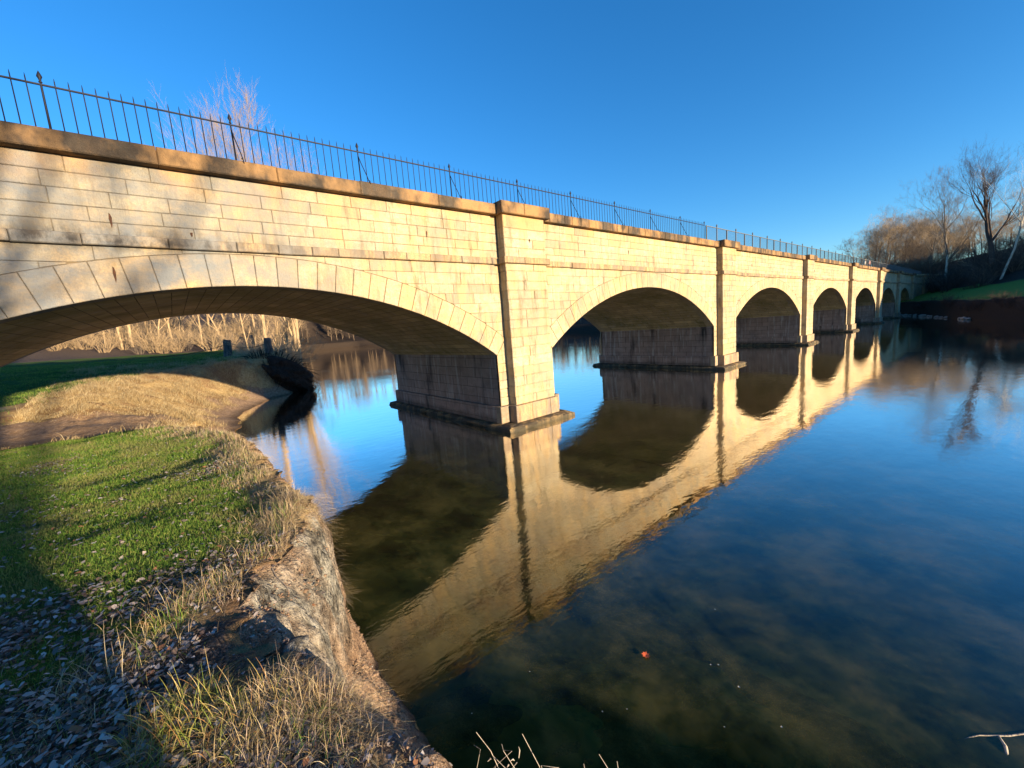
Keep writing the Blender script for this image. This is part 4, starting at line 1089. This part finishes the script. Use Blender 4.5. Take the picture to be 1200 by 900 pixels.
# fallen leaves
def leaves(name, X, Y, Z, size, c4, label, kind='stuff', mat='leaf'):
    n = len(X); az = rs.uniform(0, 6.283, n); tx = rs.uniform(-.5, .5, n); ty = rs.uniform(-.5, .5, n)
    prof = [(-1, 0), (-.45, .52), (.25, .42), (1, 0), (.25, -.42), (-.45, -.52)]
    V = np.zeros((n, 6, 3)); ca, sa = np.cos(az), np.sin(az); curl = rs.uniform(.1, .7, n)
    for i, (a, b) in enumerate(prof):
        a = a*size*.5*rs.uniform(.8, 1.15, n); b = b*size*.5*rs.uniform(.8, 1.3, n)
        V[:, i] = np.stack([X+a*ca-b*sa, Y+a*sa+b*ca, Z+a*tx+b*ty+curl*(np.abs(b)*.8+a*a/size*.5)], -1)
    F = (np.arange(n)[:, None]*6)[:, None, :]+np.array([[0,1,2,3],[0,3,4,5]])[None]
    return tag(np_mesh(name, V.reshape(-1, 3), F.reshape(-1, 4), M[mat], cols=np.repeat(c4, 6, 0)), label, 'leaves', kind=kind)
X, Y = scatter(170000, -14.5, -9.3, -12.8, 2.5); g_, s_, l_, t_, p_ = cover(X, Y)
keep = (rs.rand(len(X)) < np.clip(l_*.85+.055*(t_ > .9), 0, 1)) & (t_ > .85); X, Y = X[keep], Y[keep]; n = len(X)
LV = [(.13,.10,.09),(.20,.165,.15),(.28,.24,.22),(.38,.34,.32),(.08,.055,.045),(.22,.10,.05),(.38,.31,.27),(.14,.10,.08)]
leaves('leaf_litter', X, Y, west(X, Y)+rs.uniform(.004, .035, n), rs.uniform(.022, .055, n), pal(n, LV, .35), 'brown and grey fallen leaves drifted over the foreground grass')
X, Y = scatter(9000, -10.3, -8.95, -13, -7.5); t = (xe(Y)-X)/ip(SW, Y)
keep = (t > .15) & (rs.rand(len(X)) < np.clip((-8.6-Y)/1.8, .12, 1)*.9); X, Y = X[keep], Y[keep]; n = len(X)
leaves('leaf_litter', X, Y, west(X, Y)+.008, rs.uniform(.015, .045, n), pal(n, LV), 'small leaves and crumbs caught on the bare soil slope')
# pebbles and crumbs of soil
def crumbs(n, x0, x1, y0, y1, cond, s0, s1, cs, label):
    X, Y = scatter(n, x0, x1, y0, y1); k = cond(X, Y); X, Y = X[k], Y[k]; n = len(X); s = rs.uniform(s0, s1, n); Z = west(X, Y)
    oc = np.array([(1,0,0),(0,1,0),(-1,0,0),(0,-1,0),(0,0,.7),(0,0,-.5)], dtype=float)
    V = np.stack([X, Y, Z], -1)[:, None]+oc[None]*s[:, None, None]*rs.uniform(.6, 1.3, (n, 6, 1))
    F = (np.arange(n)[:, None]*6)[:, None]+np.array([[0,1,4],[1,2,4],[2,3,4],[3,0,4],[1,0,5],[2,1,5],[3,2,5],[0,3,5]])[None]
    tag(np_mesh('soil_crumbs', V.reshape(-1, 3), F.reshape(-1, 3), M['leaf'], cols=np.repeat(pal(n, cs), 6, 0)), label, 'soil', kind='stuff')
crumbs(16000, -10.4, -8.95, -13, -5, lambda x, y: ((xe(y)-x)/ip(SW, y) > .03) & ((xe(y)-x)/ip(SW, y) < .8), .004, .016, [(.20,.13,.085),(.26,.17,.115),(.14,.09,.06)], 'clods and crumbs of brown soil on the slope above the water')

crumbs(2600, -10.2, -8.95, -12.2, -6.5, lambda x, y: ((xe(y)-x)/ip(SW, y) > .05) & ((xe(y)-x)/ip(SW, y) < .62), .010, .035, [(.17,.11,.07),(.22,.145,.095),(.13,.085,.055)], 'larger clods broken off the bank lying on the bare slope')
rt = random.Random(31); rr_ = empty('exposed_roots', (-9.9, -9, 1.6)); tag(rr_, 'thin dead roots dangling from the turf lip over the clay face of the near bank', 'roots')
for i in range(34):
    yy = rt.uniform(-10.4, -6.6); S_ = float(ip(SW, yy)); x = float(xe(yy))-S_*rt.uniform(.72, .92); z = float(west(x, yy)); mb = MB()
    pts = [Vector((x, yy, z))]; q = pts[0].copy()
    for j in range(5): q = q+Vector((rt.uniform(.0, .07), rt.uniform(-.05, .05), -rt.uniform(.04, .15))); pts.append(q.copy())
    mb.tube([p_-Vector((-9.9, -9, 1.6)) for p_ in pts], [.006,.005,.004,.003,.002,.001], 4, cap=False); mb.build('root', M['twigtan' if i % 2 else 'timber'], rr_)

# floating leaves
def float_leaf(px_, py_, s, c, label, group=None):
    d = Wv+Rv*((px_-600)/472.7)-Uv*((py_-450)/472.7); t = -C.z/d.z; q = C+d*t
    ang = rnd.uniform(0, 6); pr_ = [(-1,0),(-.7,.3),(-.8,.7),(-.3,.5),(0,.95),(.25,.5),(.75,.65),(.6,.2),(1.1,0),(.6,-.2),(.75,-.6),(.25,-.45),(0,-.9),(-.3,-.5),(-.8,-.65),(-.7,-.3)]
    V = [(a*s*math.cos(ang)-b*s*math.sin(ang), a*s*math.sin(ang)+b*s*math.cos(ang), .012+.12*s*(a*a+b*b)) for a, b in pr_]+[(0, 0, .01)]
    F = [(i, (i+1) % 16, 16) for i in range(16)]
    o = mesh_obj('floating_leaf', V, F, m_plain('leaf_'+label.split()[0], c, .7)); o.location = (q.x, q.y, 0); tag(o, label, 'leaf', group)
float_leaf(757, 769, .055, (.75,.14,.05), 'red maple leaf floating on the dark water')
pw = (.5,.47,.4)
for (a, b, s) in ((866,806,.022),(838,715,.02),(842,780,.018),(833,780,.016),(916,853,.018),(706,835,.016),(621,788,.014),(849,853,.012),(553,837,.014),(735,832,.012)):
    float_leaf(a, b, s*.65, pw, 'pale fleck of leaf floating on the water', 'pale flecks floating on the water')
# half-submerged pale branch at lower right
q0 = Vector((-5.28,-12.83,.03)); mb = MB()
mb.tube([(0,0,-.012),(.18,-.12,-.006),(.36,-.30,-.008),(.7,-.55,-.01),(1.1,-.9,-.01)], [.004,.006,.009,.010,.012], 6)
mb.tube([(.30,-.24,-.008),(.2,-.28,-.004),(.12,-.29,-.014),(.06,-.28,-.05)], [.009,.013,.014,.012], 6)
o = mb.build('driftwood_branch', M['syc'], None, True); o.location = (q0.x, q0.y, .006); tag(o, 'pale bent branch lying half in the water at the lower right', 'branch')
# dry weed stems in front of the water, rooted on the bank just below the picture
wd_ = empty('dry_weed', (-8.95, -10.6, .05)); tag(wd_, 'spindly dry weed stems standing against the dark water at the bottom edge', 'weed')
mb = MB(); g = random.Random(17)
def pxp(a, b, t): return along(a, t, b)-Vector((-8.95, -10.6, .05))
for (pts_) in (((600,935),(575,880),(558,858)), ((640,940),(632,898),(612,860)), ((585,940),(580,898),(600,880),(590,879)), ((612,940),(606,905),(590,880),(588,872)), ((720,940),(712,900),(702,884)), ((560,940),(556,915),(563,878),(555,873)), ((650,945),(634,897),(655,900)), ((688,940),(686,905),(684,895)), ((730,945),(725,905),(723,892)), ((590,940),(592,900),(578,886)), ((600,945),(597,905),(606,893))):
    t = g.uniform(2.9, 3.3); mb.tube([pxp(a, b, t+.04*i) for i, (a, b) in enumerate(pts_)], [.0035-.0006*i for i in range(len(pts_))], 4, cap=False)
    mb.build('stem', M['syc'], wd_); mb = MB()
for i in range(7):
    a, b = rnd.uniform(570, 612), rnd.uniform(880, 908); p0 = pxp(a, b, 3.1)
    mb = MB(); e = p0+Vector((rnd.uniform(-.05,.05), rnd.uniform(-.05,.05), rnd.uniform(.0,.07)))
    mb.tube([p0, p0.lerp(e, .5)+Vector((.01,0,.01)), e], [.003,.006,.001], 4, cap=False); mb.build('curled_leaf', M['syc'], wd_)

# unseen shrub added behind the viewpoint to shade the foreground
def evergreen(x, y, H, rad, n, label):
    root = empty('shade_shrub', (x, y, ground(x, y))); tag(root, label, 'shrub')
    mb = MB(); mb.tube([(0,0,-.1),(0,0,H*.9)], [.05,.01], 6); mb.build('trunk', M['brown'], root)
    h = rs.rand(n)**.7; a = rs.uniform(0, 6.283, n); r = rad*np.sin(np.pi*np.clip(h*.9+.1, 0, 1))**.6*rs.rand(n)**.4
    Xl, Yl, Zl = r*np.cos(a), r*np.sin(a), h*H; s = .035
    V = np.zeros((n, 4, 3)); t1 = rs.normal(0, 1, (n, 3)); t1 /= np.linalg.norm(t1, axis=1)[:, None]; t2 = np.cross(t1, rs.normal(0, 1, (n, 3))); t2 /= np.linalg.norm(t2, axis=1)[:, None]
    ce = np.stack([Xl, Yl, Zl], -1)
    V[:, 0] = ce-t1*s; V[:, 1] = ce+t2*s*.5; V[:, 2] = ce+t1*s; V[:, 3] = ce-t2*s*.5
    o = np_mesh('foliage', V.reshape(-1, 3), np.arange(n*4).reshape(n, 4), M['ever'], root, cols=np.repeat(pal(n, [(.04,.07,.02),(.06,.09,.03)]), 4, 0))
evergreen(-10.15, -15.8, 1.1, .6, 12000, 'low evergreen bush added behind the viewpoint to cast shade')

# ------------------------------------------------------------------ render settings
scene.render.engine = 'CYCLES'
scene.cycles.max_bounces = 8; scene.cycles.transparent_max_bounces = 12; scene.cycles.glossy_bounces = 4; scene.cycles.diffuse_bounces = 4
scene.cycles.caustics_reflective = True; scene.cycles.blur_glossy = 2.0
